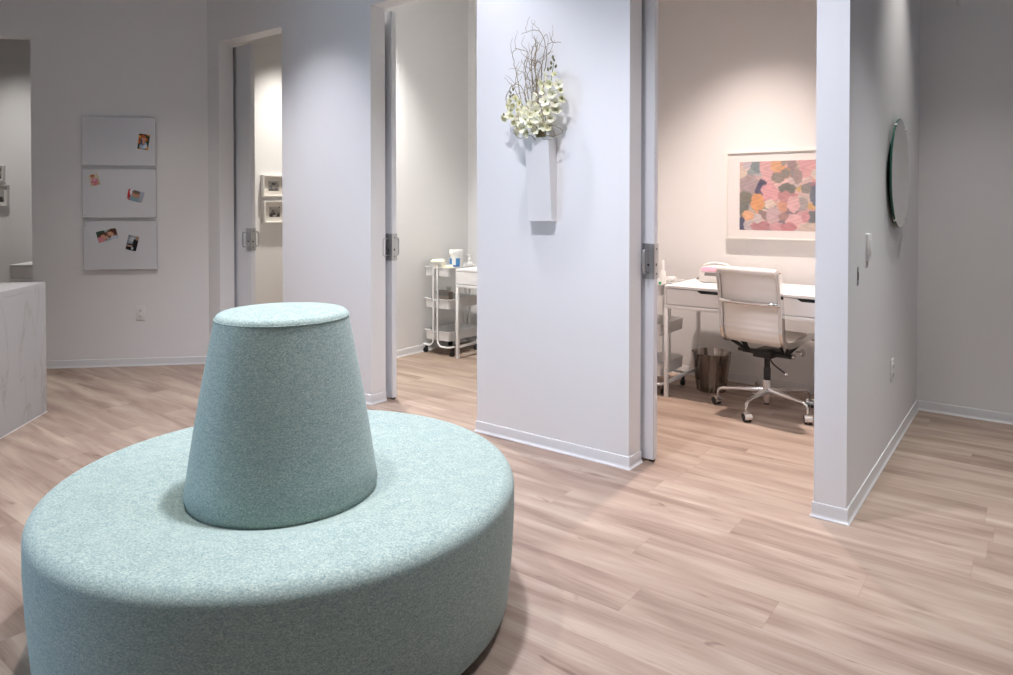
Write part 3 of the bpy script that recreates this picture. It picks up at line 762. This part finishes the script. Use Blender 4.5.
# pump bottle
x, y = at2(0.090, 0.335)
t = thing('pump_bottle', 'small clear pump bottle on the cart right of the wipes tub', 'bottle', (x, y, cz))
MB().lathe([(0.030, 0), (0.034, 0.005), (0.034, 0.085), (0.026, 0.10), (0.013, 0.108), (0.013, 0.118)], n=24).build('bottle', M['clear'], t)
b = MB().lathe([(0.016, 0.112), (0.016, 0.13), (0.006, 0.134), (0.006, 0.155)], n=18).build('pump_cap', M['white_plastic'], t)
MB().box(-0.034, 0.012, -0.009, 0.009, 0.155, 0.166, 0.003, 2).build('spout', M['white_plastic'], b)
# things in the middle tray
x, y = at2(0.0, 0.10)
t = thing('card_box', 'grey brown card box standing in the middle tray of the cart', 'box', (x, y, 0.4035))
MB().box(-0.075, 0.075, -0.03, 0.03, 0.0, 0.135, 0.002, 1).build('carton', M['grey_box'], t)
MB().box(-0.073, 0.073, -0.0305, -0.0285, 0.098, 0.128).build('carton_flap', M['grey_plastic'], t, smooth=False)
x, y = at2(-0.03, 0.20)
t = thing('tape_roll', 'cream bottle top showing just above the card box in the middle tray', 'bottle', (x, y, 0.4035))
MB().lathe([(0.03, 0), (0.032, 0.004), (0.032, 0.11), (0.024, 0.125)], n=20).build('bottle', M['cream'], t)
MB().lathe([(0.024, 0.124), (0.024, 0.158), (0.02, 0.162)], n=20).build('cap', M['white_plastic'], t)
t.name = 'small_bottle'
# on the right-hand cart
def at3(dx, dy): return (-2.200 + dx, 4.445 + dy)
x, y = at3(0.078, 0.175)
t = thing('slim_bottle', 'slim white bottle on the cart just right of the right door lock', 'bottle', (x, y, cz))
MB().lathe([(0.018, 0), (0.020, 0.004), (0.020, 0.14), (0.010, 0.155), (0.008, 0.16)], n=20).build('bottle', M['white_plastic'], t)
MB().lathe([(0.011, 0.158), (0.010, 0.215), (0.005, 0.225)], n=16).build('cap', M['white_plastic'], t)
x, y = at3(0.035, 0.02)
t = thing('green_bottle', 'tiny green bottle at the near end of the right cart', 'bottle', (at3(0.110, 0)[0], 4.505, cz))
MB().lathe([(0.012, 0), (0.014, 0.003), (0.014, 0.055), (0.008, 0.064)], n=16).build('bottle', M['green'], t)
MB().lathe([(0.009, 0.062), (0.009, 0.082), (0.007, 0.086)], n=16).build('cap', M['green'], t)
x, y = at3(0.085, 0.30)
t = thing('clear_jar', 'low clear jar in the top tray of the right cart', 'jar', (x, y, cz))
MB().lathe([(0.030, 0), (0.034, 0.004), (0.034, 0.072), (0.031, 0.078)], n=24).build('jar', M['clear'], t)
MB().lathe([(0.036, 0.073), (0.036, 0.094), (0.033, 0.098)], n=24).build('lid', M['white_plastic'], t)

# ------------------------------------------------------------------ waste bin
t = thing('waste_bin', 'tapered brushed steel waste bin on the floor under the desk', 'bin', (-1.838, 4.80, 0))
MB().lathe([(0.097, 0.0), (0.100, 0.004), (0.105, 0.05), (0.132, 0.262), (0.135, 0.266), (0.132, 0.2675), (0.129, 0.262), (0.102, 0.05), (0.098, 0.008), (0.0, 0.007)], n=48, cap1=False).build('bin_body', M['binsteel_highlights'], t)
for z in (0.040, 0.056, 0.072):
    r = 0.1035 + (z - 0.04) * 0.125
    ring = [((r + 0.0008) * math.cos(2 * PI * i / 48), (r + 0.0008) * math.sin(2 * PI * i / 48), z) for i in range(48)]
    MB().tube(ring, 0.0017, 6, closed=True).build('ridge', M['binsteel_highlights'], t)

# ------------------------------------------------------------------ nail lamp on the desk
DZ = 0.752
t = thing('nail_lamp', 'rounded white and pink nail lamp on the desk behind the chair back', 'nail lamp', (-1.815, 4.83, DZ), math.radians(6))
m = MB()
def srect(wx, wy, z, r=0.045, yo=0.0):
    pts = []
    for cx_, cy_, a0 in ((wx - r, -wy + r, -90), (wx - r, wy - r, 0), (-wx + r, wy - r, 90), (-wx + r, -wy + r, 180)):
        for k in range(6):
            a = math.radians(a0 + 90 * k / 5); pts.append((cx_ + r * math.cos(a), yo + cy_ + r * math.sin(a), z))
    return pts
m.rings([srect(0.102, 0.085, 0.004), srect(0.108, 0.092, 0.012), srect(0.110, 0.094, 0.04), srect(0.106, 0.090, 0.076), srect(0.094, 0.080, 0.100), srect(0.074, 0.062, 0.110, 0.04)]).build('shell', M['white_plastic'], t)
m = MB(); m.rings([srect(0.098, 0.082, 0.0), srect(0.1, 0.084, 0.004)]).build('base', M['grey_plastic'], t)
m = MB(); m.rings([srect(0.092, 0.030, 0.082, 0.02, -0.064), srect(0.086, 0.026, 0.101, 0.02, -0.054), srect(0.07, 0.02, 0.1085, 0.018, -0.047)]).build('pink_band', M['pink'], t)
m = MB(); m.rings([srect(0.062, 0.004, 0.05, 0.003, -0.091), srect(0.058, 0.004, 0.072, 0.003, -0.088)]).build('display', M['grey_plastic'], t)
MB().tube([(-0.085, 0, 0.075)] + [(-0.085 * math.cos(PI * k / 12), 0.0, 0.095 + 0.034 * math.sin(PI * k / 12) ** 0.6) for k in range(1, 12)] + [(0.085, 0, 0.075)], 0.009, 10).build('carry_handle', M['white_plastic'], t)
MB().tube([(-0.104, 0.03, 0.022), (-0.135, 0.04, 0.012), (-0.165, 0.09, 0.006), (-0.175, 0.16, 0.005), (-0.17, 0.245, 0.005)], 0.004, 8).build('power_cord', M['black'], t)
MB().box(-0.122, -0.104, 0.02, 0.04, 0.012, 0.032, 0.003, 1).build('plug', M['black'], t)

# ------------------------------------------------------------------ office chair
CHX, CHY = -1.374, 4.528
t = thing('office_chair', 'white office chair with chrome rails and casters, drawn up to the painting desk', 'chair', (CHX, CHY, 0), math.radians(-9))
def spl(pts, n=8):
    P = [Vector(p) for p in pts]; out = []
    for i in range(len(P) - 1):
        p0 = P[max(i - 1, 0)]; p1 = P[i]; p2 = P[i + 1]; p3 = P[min(i + 2, len(P) - 1)]
        for k in range(n):
            u = k / n
            out.append(0.5 * ((2 * p1) + (-p0 + p2) * u + (2 * p0 - 5 * p1 + 4 * p2 - p3) * u * u + (-p0 + 3 * p1 - 3 * p2 + p3) * u ** 3))
    out.append(P[-1]); return out
# side profile (y forward, z up), from the head roll down the back, round and along the seat
PR = spl([(0, -0.262, 0.893), (0, -0.245, 0.80), (0, -0.222, 0.68), (0, -0.211, 0.585), (0, -0.210, 0.53), (0, -0.186, 0.476), (0, -0.120, 0.452), (0, 0.00, 0.452), (0, 0.12, 0.466), (0, 0.20, 0.470), (0, 0.238, 0.452)], 7)
HW = 0.178
def sweep_rect(prof, x0, x1, th):
    rings = []
    for i, p in enumerate(prof):
        tt = (prof[min(i + 1, len(prof) - 1)] - prof[max(i - 1, 0)]).normalized()
        nn = Vector((0, -tt.z, tt.y))
        a, b = p + nn * th / 2, p - nn * th / 2
        rings.append([(x0, a.y, a.z), (x1, a.y, a.z), (x1, b.y, b.z), (x0, b.y, b.z)])
    return rings
# quilted sling: gentle ribs across
n = len(PR); rings = []
for i, p in enumerate(PR):
    tt = (PR[min(i + 1, n - 1)] - PR[max(i - 1, 0)]).normalized(); nn = Vector((0, -tt.z, tt.y))
    rib = 0.0035 * abs(math.sin(i * PI / 4.0)) ** 0.5
    th = 0.010 + rib
    a, b = p + nn * th, p - nn * th
    rings.append([(-HW, p.y + nn.y * .005, p.z + nn.z * .005), (-HW + 0.02, a.y, a.z), (HW - 0.02, a.y, a.z), (HW, p.y + nn.y * .005, p.z + nn.z * .005), (HW, p.y - nn.y * .005, p.z - nn.z * .005), (HW - 0.02, b.y, b.z), (-HW + 0.02, b.y, b.z), (-HW, p.y - nn.y * .005, p.z - nn.z * .005)])
MB().rings(rings).build('sling', M['leather'], t)
top = PR[0]
w = MB(); w.lathe([(0.012, -HW - 0.012), (0.0225, -HW - 0.009), (0.024, -HW + 0.01), (0.024, HW - 0.01), (0.0225, HW + 0.009), (0.012, HW + 0.012)], n=20, mat=Matrix.Translation(top + Vector((0, -0.006, 0.0))) @ Matrix.Rotation(PI / 2, 4, 'Y'))
hr = w.build('head_roll', M['leather'], t)
fr = PR[-1]
w = MB(); w.lathe([(0.010, -HW - 0.02), (0.016, -HW - 0.018), (0.016, HW + 0.018), (0.010, HW + 0.02)], n=16, mat=Matrix.Translation(fr) @ Matrix.Rotation(PI / 2, 4, 'Y'))
w.build('front_roll', M['leather'], t)
for sx in (-1, 1):
    x0 = sx * (HW + 0.002); x1 = sx * (HW + 0.024)
    m = MB(); m.rings(sweep_rect(PR, min(x0, x1), max(x0, x1), 0.040))
    o = m.build('side_rail', M['chrome'], t)
    bv = o.modifiers.new('bevel', 'BEVEL'); bv.width = 0.005; bv.segments = 2; bv.limit_method = 'ANGLE'
# back spreader bar
zb_ = 0.705; yb_ = -0.2275
m = MB()
bar = [(-HW - 0.012, yb_ - 0.008, zb_), (-HW + 0.01, yb_ - 0.024, zb_), (-HW + 0.05, yb_ - 0.032, zb_ - 0.002), (0, yb_ - 0.036, zb_ - 0.004), (HW - 0.05, yb_ - 0.032, zb_ - 0.002), (HW - 0.01, yb_ - 0.024, zb_), (HW + 0.012, yb_ - 0.008, zb_)]
m.tube(bar, 0.0145, 12).build('spreader_bar', M['chrome'], t)
# under-seat: cross beam, struts, mechanism
m = MB(); m.box(-0.155, 0.165, -0.03, 0.012, 0.352, 0.378, 0.004, 2)
for sx in (-1, 1):
    for yy, xb in ((-0.115, 0.135), (0.05, 0.145)):
        m.tube([(sx * 0.125, -0.01, 0.365), (sx * (HW + 0.010), yy, 0.444)], 0.0115, 8)
    m.tube([(sx * 0.110, -0.01, 0.365), (sx * (HW - 0.05), -0.09, 0.440)], 0.010, 8)
m.build('seat_carrier', M['black_metal'], t)
MB().box(-0.055, 0.065, -0.085, 0.075, 0.345, 0.392, 0.006, 2).build('tilt_mechanism', M['black_metal'], t)
MB().tube([(-0.15, -0.012, 0.366), (-0.185, -0.016, 0.366)], 0.012, 10).build('tension_knob', M['black'], t)
MB().lathe([(0.008, 0.0), (0.014, 0.002), (0.014, 0.016), (0.008, 0.018)], n=16, mat=Matrix.Translation((0.165, -0.01, 0.365)) @ Matrix.Rotation(PI / 2, 4, 'Y')).build('end_knob', M['alu'], t)
kn = MB(); kn.tube([(0.17, 0.03, 0.392), (0.21, 0.03, 0.392)], 0.006, 8)
kn.lathe([(0.012, 0.0), (0.024, 0.002), (0.024, 0.012), (0.012, 0.014)], n=20, mat=Matrix.Translation((0.205, 0.03, 0.392)) @ Matrix.Rotation(PI / 2, 4, 'Y'))
kn.build('tilt_lock_knob', M['alu'], t)
lv = MB(); lv.tube(spl([(0.045, -0.06, 0.350), (0.075, -0.085, 0.325), (0.12, -0.10, 0.302), (0.165, -0.105, 0.280)], 4), 0.0045, 8)
lv = lv.build('height_lever', M['black_metal'], t)
MB().lathe([(0.0, -0.011), (0.007, -0.009), (0.011, 0.0), (0.007, 0.009), (0.0, 0.011)], n=16, cap0=False, cap1=False, mat=Matrix.Translation((0.172, -0.106, 0.276))).build('lever_ball', M['alu'], lv)
# column and base
MB().lathe([(0.0175, 0.27), (0.0175, 0.35)], n=20).build('gas_piston', M['black_metal'], t)
MB().lathe([(0.020, 0.195), (0.022, 0.198), (0.022, 0.27), (0.019, 0.274)], n=20).build('column_sleeve', M['black'], t)
MB().lathe([(0.016, 0.050), (0.022, 0.052), (0.024, 0.075), (0.028, 0.10), (0.027, 0.16), (0.023, 0.196)], n=24).build('hub', M['alu'], t)
MB().lathe([(0.016, 0.040), (0.0175, 0.042), (0.0175, 0.052)], n=16).build('hub_cap', M['black'], t)
A0 = 6.487 + PI + math.radians(9)
for i in range(5):
    a = A0 + i * 2 * PI / 5; d = Vector((math.cos(a), math.sin(a), 0)); s = Vector((-d.y, d.x, 0))
    m = MB(); rg = []
    for u, hz, wd, th in ((0.015, 0.128, 0.021, 0.026), (0.12, 0.122, 0.017, 0.019), (0.22, 0.117, 0.013, 0.014), (0.272, 0.113, 0.011, 0.012), (0.292, 0.103, 0.0105, 0.011), (0.298, 0.085, 0.010, 0.009), (0.2995, 0.055, 0.009, 0.008)):
        c = d * u
        if u > 0.28:
            nrm = d if u > 0.296 else (d + Vector((0, 0, 1))).normalized()
        else: nrm = Vector((0, 0, 1))
        rg.append([c + Vector((0, 0, hz)) + s * wd * math.cos(q) + nrm * th * math.sin(q) for q in [2 * PI * k / 10 for k in range(10)]])
    m.rings(rg).build('base_arm', M['alu'], t)
    ang = a + (0.9 if i % 2 else -0.7)
    f = Vector((math.cos(ang), math.sin(ang), 0)); ax = Vector((-f.y, f.x, 0))
    o = d * 0.2995 + f * 0.012
    rot = Matrix.Translation((o.x, o.y, 0)) @ Matrix.Rotation(ang, 4, 'Z')
    m = MB(); 
    for q in (-0.0125, 0.0125):
        m.lathe([(0.020, -0.0085), (0.0255, -0.006), (0.0255, 0.006), (0.020, 0.0085)], n=24, mat=rot @ Matrix.Translation((0, q, 0.026)) @ Matrix.Rotation(PI / 2, 4, 'X'))
    c = m.build('caster_wheel', M['rubber'], t)
    # chrome hood over the wheels
    m = MB(); rg = []
    for q in (-0.0225, 0.0225):
        rg.append([rot @ Vector((0.0285 * math.cos(math.radians(-15 + 200 * k / 10)), q, 0.027 + 0.0285 * math.sin(math.radians(-15 + 200 * k / 10)))) for k in range(11)] +
                  [rot @ Vector((0.024 * math.cos(math.radians(185 - 200 * k / 10)), q, 0.027 + 0.024 * math.sin(math.radians(185 - 200 * k / 10)))) for k in range(11)])
    m.rings(rg).build('caster_hood', M['alu'], c)

# ------------------------------------------------------------------ wall vase with flowers and willow
t = thing('wall_vase', 'tapered white wall vase holding cream flowers on the central wall', 'vase', (-2.105, YF, 1.21))
hw_t, hw_b, dt, db, hv, wl = 0.0735, 0.0735, 0.080, 0.048, 0.435, 0.006
XO = -0.001
def sect(hw, d, z, i=0.0):
    return [(-hw + i, -0.0006 - i * 0.7, z), (hw - i, -0.0006 - i * 0.7, z), (hw - i, -d + i, z), (-hw + i, -d + i, z)]
MB().rings([sect(hw_b, db, 0), sect(hw_t, dt, hv), sect(hw_t, dt, hv, wl), sect(hw_b, db, 0.02, wl)]).build('vase_body', M['ceramic'], t, smooth=False)
VX, VZ = -2.082, 1.652
def W(px, py, dy=0.0):      # measured offsets from the vase mouth (in picture steps of about 6.4 x 5.4 mm)
    return Vector((VX + (px - 541.5) * 0.00640, YF - 0.045 - dy, VZ + (136.5 - py) * 0.00510))
rf = random.Random(21)
def twig(pts, r0, r1, label, kids=0, seed=0):
    r = random.Random(seed); r0 *= 0.72; r1 *= 0.78
    P = [W(*p) for p in pts]
    Q = spl(P, 6); n = len(Q)
    for i in range(2, n - 1):
        Q[i] = Q[i] + Vector((r.uniform(-1, 1), r.uniform(-1, 1), r.uniform(-1, 1))) * 0.0026
    o = MB().tube(Q, [r0 + (r1 - r0) * i / (n - 1) for i in range(n)], 6).build('willow_twig', M['twig'])
    tag(o, label, 'twig', 'curly willow twigs in the wall vase')
    for k in range(kids):
        i = r.randint(n // 3, n - 4); a = Q[i]
        dz = Vector((r.uniform(-1, 1), r.uniform(-0.5, 0.5), r.uniform(0.2, 1.0))).normalized()
        pts2 = [a]; cur = a; 
        for j in range(7):
            dz = (dz + Vector((r.uniform(-1, 1), r.uniform(-.6, .6), r.uniform(-.7, 1))) * 0.65).normalized()
            cur = cur + dz * r.uniform(0.009, 0.017)
            if cur.y > YF - 0.006: cur.y = YF - 0.006
            pts2.append(cur)
        b = MB().tube(spl(pts2, 3), [r1 * 1.1 - r1 * 0.5 * j / 21 for j in range(22)], 5).build('side_shoot', M['twig'], o)
    return o
MU = (542, 148, 0.0)
twig([(540, 150), (537, 125), (533, 100, .01), (531, 75, .01), (529, 55), (530, 43)], .0042, .0022, 'upright willow twig at the middle of the wall vase bundle, topped by a knot', 6, 1)
twig([(541, 150), (539, 120, .01), (536, 90, .02), (535, 60, .02), (536, 44, .01), (534, 40)], .0042, .0020, 'straight willow twig just right of the bundle middle in the wall vase', 6, 2)
twig([(543, 150), (540, 115, .0), (538, 85, -.01), (540, 60, 0), (545, 45, .01), (552, 43, .01), (559, 44, .01)], .0038, .0016, 'willow twig bending far right at its tip above the white flowers', 5, 3)
twig([(540, 150), (535, 120, .01), (528, 95, .02), (525, 70, .02), (527, 52, .01), (522, 46, 0), (512, 42, 0)], .0038, .0016, 'willow twig leaning left to a pale tip beside the bundle', 5, 4)
twig([(540, 150), (534, 128, .03), (524, 105, .04), (520, 84, .03), (514, 60, .02), (512, 48, .02), (517, 44, .02), (524, 47, .01)], .0036, .0015, 'long willow twig looping out to the upper left of the bundle', 3, 5)
twig([(541, 150), (534, 125, .02), (528, 102, .03), (522, 84, .03), (514, 82, .03), (507, 90, .03), (507, 98, .03), (512, 102, .03)], .0034, .0015, 'willow twig curling into a hook left above the lower flowers', 3, 6)
twig([(542, 150), (541, 110, .0), (542, 75, .0), (544, 50, .0), (540, 32, .01), (533, 27, .01), (525, 28, .01), (520, 29, .01)], .0038, .0014, 'tallest willow twig arching left over the top of the bundle', 4, 7)
twig([(541, 150), (538, 118, .02), (534, 88, .03), (532, 66, .03), (538, 50, .03), (546, 34, .02), (548, 45, .02)], .0034, .0014, 'willow twig crossing the bundle to a drooping top right curl', 4, 8)
twig([(543, 150), (545, 128, .045), (552, 127, .05), (560, 129, .05), (564, 134, .045), (557, 138, .05), (548, 136, .06), (546, 140, .05), (554, 141, .05)], .0030, .0014, 'low willow twig looping over the right rim of the vase', 1, 9)
twig([(540, 150), (538, 124, .0), (535, 104, -.01), (534, 84, -.01), (532, 62, .0), (533, 48, .0)], .0040, .0018, 'thin straight willow twig at the back of the wall vase bundle', 5, 11)
twig([(541, 150), (536, 122, .02), (531, 98, .01), (527, 78, .0), (522, 62, .0), (524, 54, .0)], .0036, .0016, 'thin willow twig on the left edge of the upright bundle', 5, 12)
twig([(542, 150), (540, 122, .01), (537, 100, .03), (539, 78, .03), (542, 62, .02), (547, 54, .02), (552, 52, .02)], .0036, .0016, 'thin willow twig on the right edge of the upright bundle, tip turned outward', 5, 13)
twig([(541, 150), (537, 126, .04), (531, 108, .05), (528, 92, .05), (530, 76, .05), (534, 66, .04)], .0034, .0015, 'thin willow twig leaning across the front of the upright bundle', 5, 14)
twig([(541, 150), (538, 130, .03), (532, 116, .04), (524, 100, .05), (518, 86, .05), (520, 74, .05), (526, 70, .05)], .0032, .0014, 'thin willow twig bowing left behind the pale yellow flowers', 4, 15)
twig([(540, 150), (534, 136, .05), (524, 138, .06), (519, 133, .06), (517, 128, .06)], .0028, .0014, 'short willow twig drooping over the front rim of the vase', 1, 10)

PET = {}
def petal_mesh(name, L, wd, cup, mat, n=5, seed=0):
    r = random.Random(seed); m = MB()
    for k in range(n):
        a = 2 * PI * k / n + r.uniform(-.15, .15); tilt = cup + r.uniform(-.25, .25)
        ca_, sa_ = math.cos(a), math.sin(a)
        rows = []
        for i in range(5):
            u = i / 4; half = wd * (math.sin(PI * (0.12 + 0.80 * u)) ** 0.8)
            out = L * u; up = L * (math.sin(tilt) * u + 0.35 * math.sin(u * 2.2) * u * math.cos(tilt) * 0.4); out *= math.cos(tilt * 0.8)
            row = []
            for j in (-1, -0.5, 0, 0.5, 1):
                x = 0.10 * L + out; y = half * j; z = up + 0.18 * L * (1 - abs(j)) * -0.3 + (abs(j) ** 2) * 0.12 * L
                row.append(m.bm.verts.new((x * ca_ - y * sa_, x * sa_ + y * ca_, z)))
            rows.append(row)
        for i in range(4):
            for j in range(4): m.bm.faces.new((rows[i][j], rows[i][j + 1], rows[i + 1][j + 1], rows[i + 1][j]))
    return m
def mk_blossom_mesh(i, L, wd, cup, mt):
    o = petal_mesh('b', L, wd, cup, mt, 5, i).build('blossom', M[mt]); me = o.data
    md = o.modifiers.new('s', 'SOLIDIFY'); md.thickness = 0.0008
    dg = bpy.context.evaluated_depsgraph_get(); me2 = bpy.data.meshes.new_from_object(o.evaluated_get(dg))
    bpy.data.objects.remove(o); return me2
BM = [mk_blossom_mesh(i, *a) for i, a in enumerate([(.026, .0125, .35, 'petal'), (.024, .012, .7, 'petal'), (.021, .0105, .9, 'petal2'), (.025, .013, .5, 'petal'), (.020, .010, 1.1, 'petal2'), (.023, .0115, .55, 'petal2')])]
em = MB(); em.lathe([(0.0, -0.001), (0.0030, 0.001), (0.0034, 0.004), (0.002, 0.007), (0.0, 0.008)], n=10, cap0=False, cap1=False); eo = em.build('flower_eye', M['eye']); EYE = eo.data; bpy.data.objects.remove(eo)
bm_ = MB(); bm_.lathe([(0.0015, 0.0), (0.0045, 0.004), (0.005, 0.009), (0.003, 0.015), (0.0, 0.018)], n=8, cap0=False, cap1=False); bo = bm_.build('flower_bud', M['bud']); BUD = bo.data; bpy.data.objects.remove(bo)
def spike(label, stem, blossoms, buds, seed):
    r = random.Random(seed)
    P = spl([W(*p) for p in stem], 6)
    root = MB().tube(P, [0.0032 - 0.0014 * i / (len(P) - 1) for i in range(len(P))], 7).build('flower_stem', M['stem'])
    tag(root, label, 'flower', 'cream flower stems in the wall vase')
    for px, py, dy, sc in blossoms:
        p = W(px, py, dy); near = min(P, key=lambda q: (q - p).length)
        dv = (p - near); dv.z *= 0.6
        dirn = (dv.normalized() * 0.55 + Vector((r.uniform(-.35, .35), -0.85, r.uniform(-.3, .3)))).normalized()
        o = bpy.data.objects.new('blossom', r.choice(BM)); COL.objects.link(o); o.parent = root
        q = dirn.to_track_quat('Z', 'Y'); q = q @ Matrix.Rotation(r.uniform(0, 6.28), 4, 'Z').to_quaternion()
        o.rotation_mode = 'QUATERNION'; o.rotation_quaternion = q; o.location = p; o.scale = (sc * 1.18, sc * 1.18, sc * 1.18)
        e = bpy.data.objects.new('flower_eye', EYE); COL.objects.link(e); e.parent = o
        MB().tube([near, (near + p) / 2 + Vector((0, 0, -0.004)), p], 0.0012, 5).build('pedicel', M['stem'], root)
    for px, py, dy in buds:
        o = bpy.data.objects.new('flower_bud', BUD); COL.objects.link(o); o.parent = root; o.location = W(px, py, dy)
        o.rotation_euler = (r.uniform(-.5, .5), r.uniform(-.5, .5), 0); o.scale = (1.2, 1.2, 1.2)
    return root
spike('tall cream flower spike on the right with dark buds at its tip', [(543, 150), (545, 125, .02), (549, 100, .03), (552, 80, .03), (554, 64, .03)],
      [(548, 76, .03, .85), (556, 77, .035, .8), (545, 84, .04, .9), (553, 86, .05, 1), (559, 87, .035, .9), (547, 93, .045, 1), (555, 96, .05, 1), (561, 93, .03, .85), (541, 97, .05, 1), (549, 103, .055, 1), (557, 105, .045, 1), (562, 101, .03, .9), (542, 106, .05, 1), (551, 112, .055, 1.05), (557, 112, .04, .9), (546, 118, .055, 1), (553, 120, .05, .9)],
      [(552, 66, .03), (555, 63, .03), (551, 71, .035), (556, 70, .035), (553, 60, .03), (549, 72, .03)], 31)
spike('low cream flower spray spreading left with open green eyed blossoms', [(541, 150), (536, 132, .04), (527, 120, .05), (517, 114, .05), (508, 112, .045)],
      [(509, 115, .05, 1), (513, 111, .05, .9), (517, 115, .06, 1), (522, 111, .055, .95), (525, 117, .065, 1.05), (520, 121, .06, .95), (529, 113, .06, 1), (531, 120, .07, 1.05), (525, 126, .065, 1), (530, 128, .07, 1.1), (536, 117, .065, 1), (537, 125, .07, 1), (523, 131, .06, .9), (533, 133, .065, 1), (540, 131, .06, .8)],
      [(505, 113, .04)], 32)
spike('short pale yellow flower spray at the left under the willow hook', [(540, 150), (534, 125, .03), (525, 108, .04), (517, 98, .04), (513, 92, .04)],
      [(514, 98, .045, .8), (519, 97, .05, .85), (512, 103, .045, .85), (518, 104, .055, .9), (523, 102, .05, .85), (516, 108, .055, .85), (527, 108, .05, .9)],
      [(513, 91, .04), (514, 94, .045), (512, 95, .04), (515, 88, .04)], 33)
spike('middle cream flower spray leaning over the vase mouth', [(542, 150), (541, 130, .04), (540, 112, .05), (537, 100, .05)],
      [(535, 103, .05, .85), (540, 112, .06, 1), (533, 110, .055, .9), (543, 122, .065, .95), (547, 127, .06, .9), (541, 120, .065, 1), (550, 129, .05, .85)],
      [(540, 127, .07), (543, 130, .07), (545, 126, .07)], 34)

# ------------------------------------------------------------------ lights
def spot(name, loc, target, watts, col, size=100, blend=0.6, rad=0.04):
    l = bpy.data.lights.new(name, 'SPOT'); l.energy = watts; l.color = col; l.spot_size = math.radians(size); l.spot_blend = blend; l.shadow_soft_size = rad
    o = bpy.data.objects.new(name, l); COL.objects.link(o); o.location = loc
    o.rotation_euler = (Vector(target) - Vector(loc)).to_track_quat('-Z', 'Y').to_euler()
    return o
CZ = CEIL - 0.02
NEU = (1.0, 0.93, 0.86); WRM = (1.0, 0.84, 0.765)
def down(name, x, y, wt, col=NEU, size=100, blend=0.6, rad=0.04): return spot(name, (x, y, CZ), (x, y, 0), wt, col, size, blend, rad)
COOL = (0.88, 0.88, 1.0)
down('downlight_panel', -2.42, 2.70, 125, COOL, 84, 1.0)
down('fill_light_panel_wash', -1.7, 1.75, 350, COOL, 125, 1.0, 0.08)  # added wide fill to brighten the panel evenly, no known fitting
down('downlight_pier', -3.90, 2.35, 280, COOL, 84, 1.0)
down('downlight_end', -0.70, 2.35, 150, COOL, 100, 1.0)
down('downlight_alcove', -0.32, 4.28, 105, (1, .97, .94), 66, 1.0)
down('downlight_floor', -0.7, 1.4, 50, (1, .95, .90), 84, 1.0)
down('downlight_recess', 0.20, 3.35, 250, (.97, .98, 1), 68, 1.0)
down('downlight_settee', -2.1, 0.9, 150, (1.0, 0.97, 0.94), 70, 1.0)
down('downlight_entry', 0.4, -0.4, 25, NEU, 80, 1.0)
down('downlight_counter', -4.4, 0.9, 60, NEU, 90, 1.0)
down('downlight_corner', -4.7, 2.1, 90, NEU, 90, 1.0)
down('downlight_room', -1.62, 4.33, 430, WRM, 82, 1.0)
down('downlight_middle', -3.95, 3.65, 430, (1, .97, .93), 90, 1.0)
down('downlight_far', -5.66, 4.35, 320, (1, .95, .88), 78, 1.0)
q = P4(-3.7, 0.6, CZ); down('downlight_left', q[0], q[1], 130, (1, .97, .93), 80, 1.0)
wd_ = bpy.data.worlds.new('World'); S.world = wd_; wd_.use_nodes = True
bg = wd_.node_tree.nodes['Background']; bg.inputs['Color'].default_value = (0.50, 0.71, 1.0, 1); bg.inputs['Strength'].default_value = 12.0
pl = bpy.data.lights.new('window_portal', 'AREA'); pl.shape = 'RECTANGLE'; pl.size = WIN[1] - WIN[0]; pl.size_y = WIN[3] - WIN[2]; pl.cycles.is_portal = True
po = bpy.data.objects.new('window_portal', pl); COL.objects.link(po); po.location = (XL - 0.05, (WIN[0] + WIN[1]) / 2, (WIN[2] + WIN[3]) / 2); po.rotation_euler = Vector((1, 0, 0)).to_track_quat('-Z', 'Z').to_euler()

# ------------------------------------------------------------------ camera
F, HOR = 710.0, 202.0
pitch = math.radians(0.9)
cam = bpy.data.cameras.new('camera'); cam.sensor_width = 36.0; cam.lens = F * 36.0 / 1013.0
cam.shift_y = -(337.5 - (HOR + F * math.tan(pitch))) / 1013.0
cam.clip_start = 0.05
co = bpy.data.objects.new('camera', cam); COL.objects.link(co)
co.location = (0, 0, 1.31); co.rotation_euler = (PI / 2 - pitch, 0, math.atan2(0.6033, 0.7975))
S.camera = co
S.view_settings.view_transform = 'Standard'; S.view_settings.look = 'None'; S.view_settings.gamma = 1.0
S.view_settings.use_curve_mapping = False; S.view_settings.exposure = 0.0
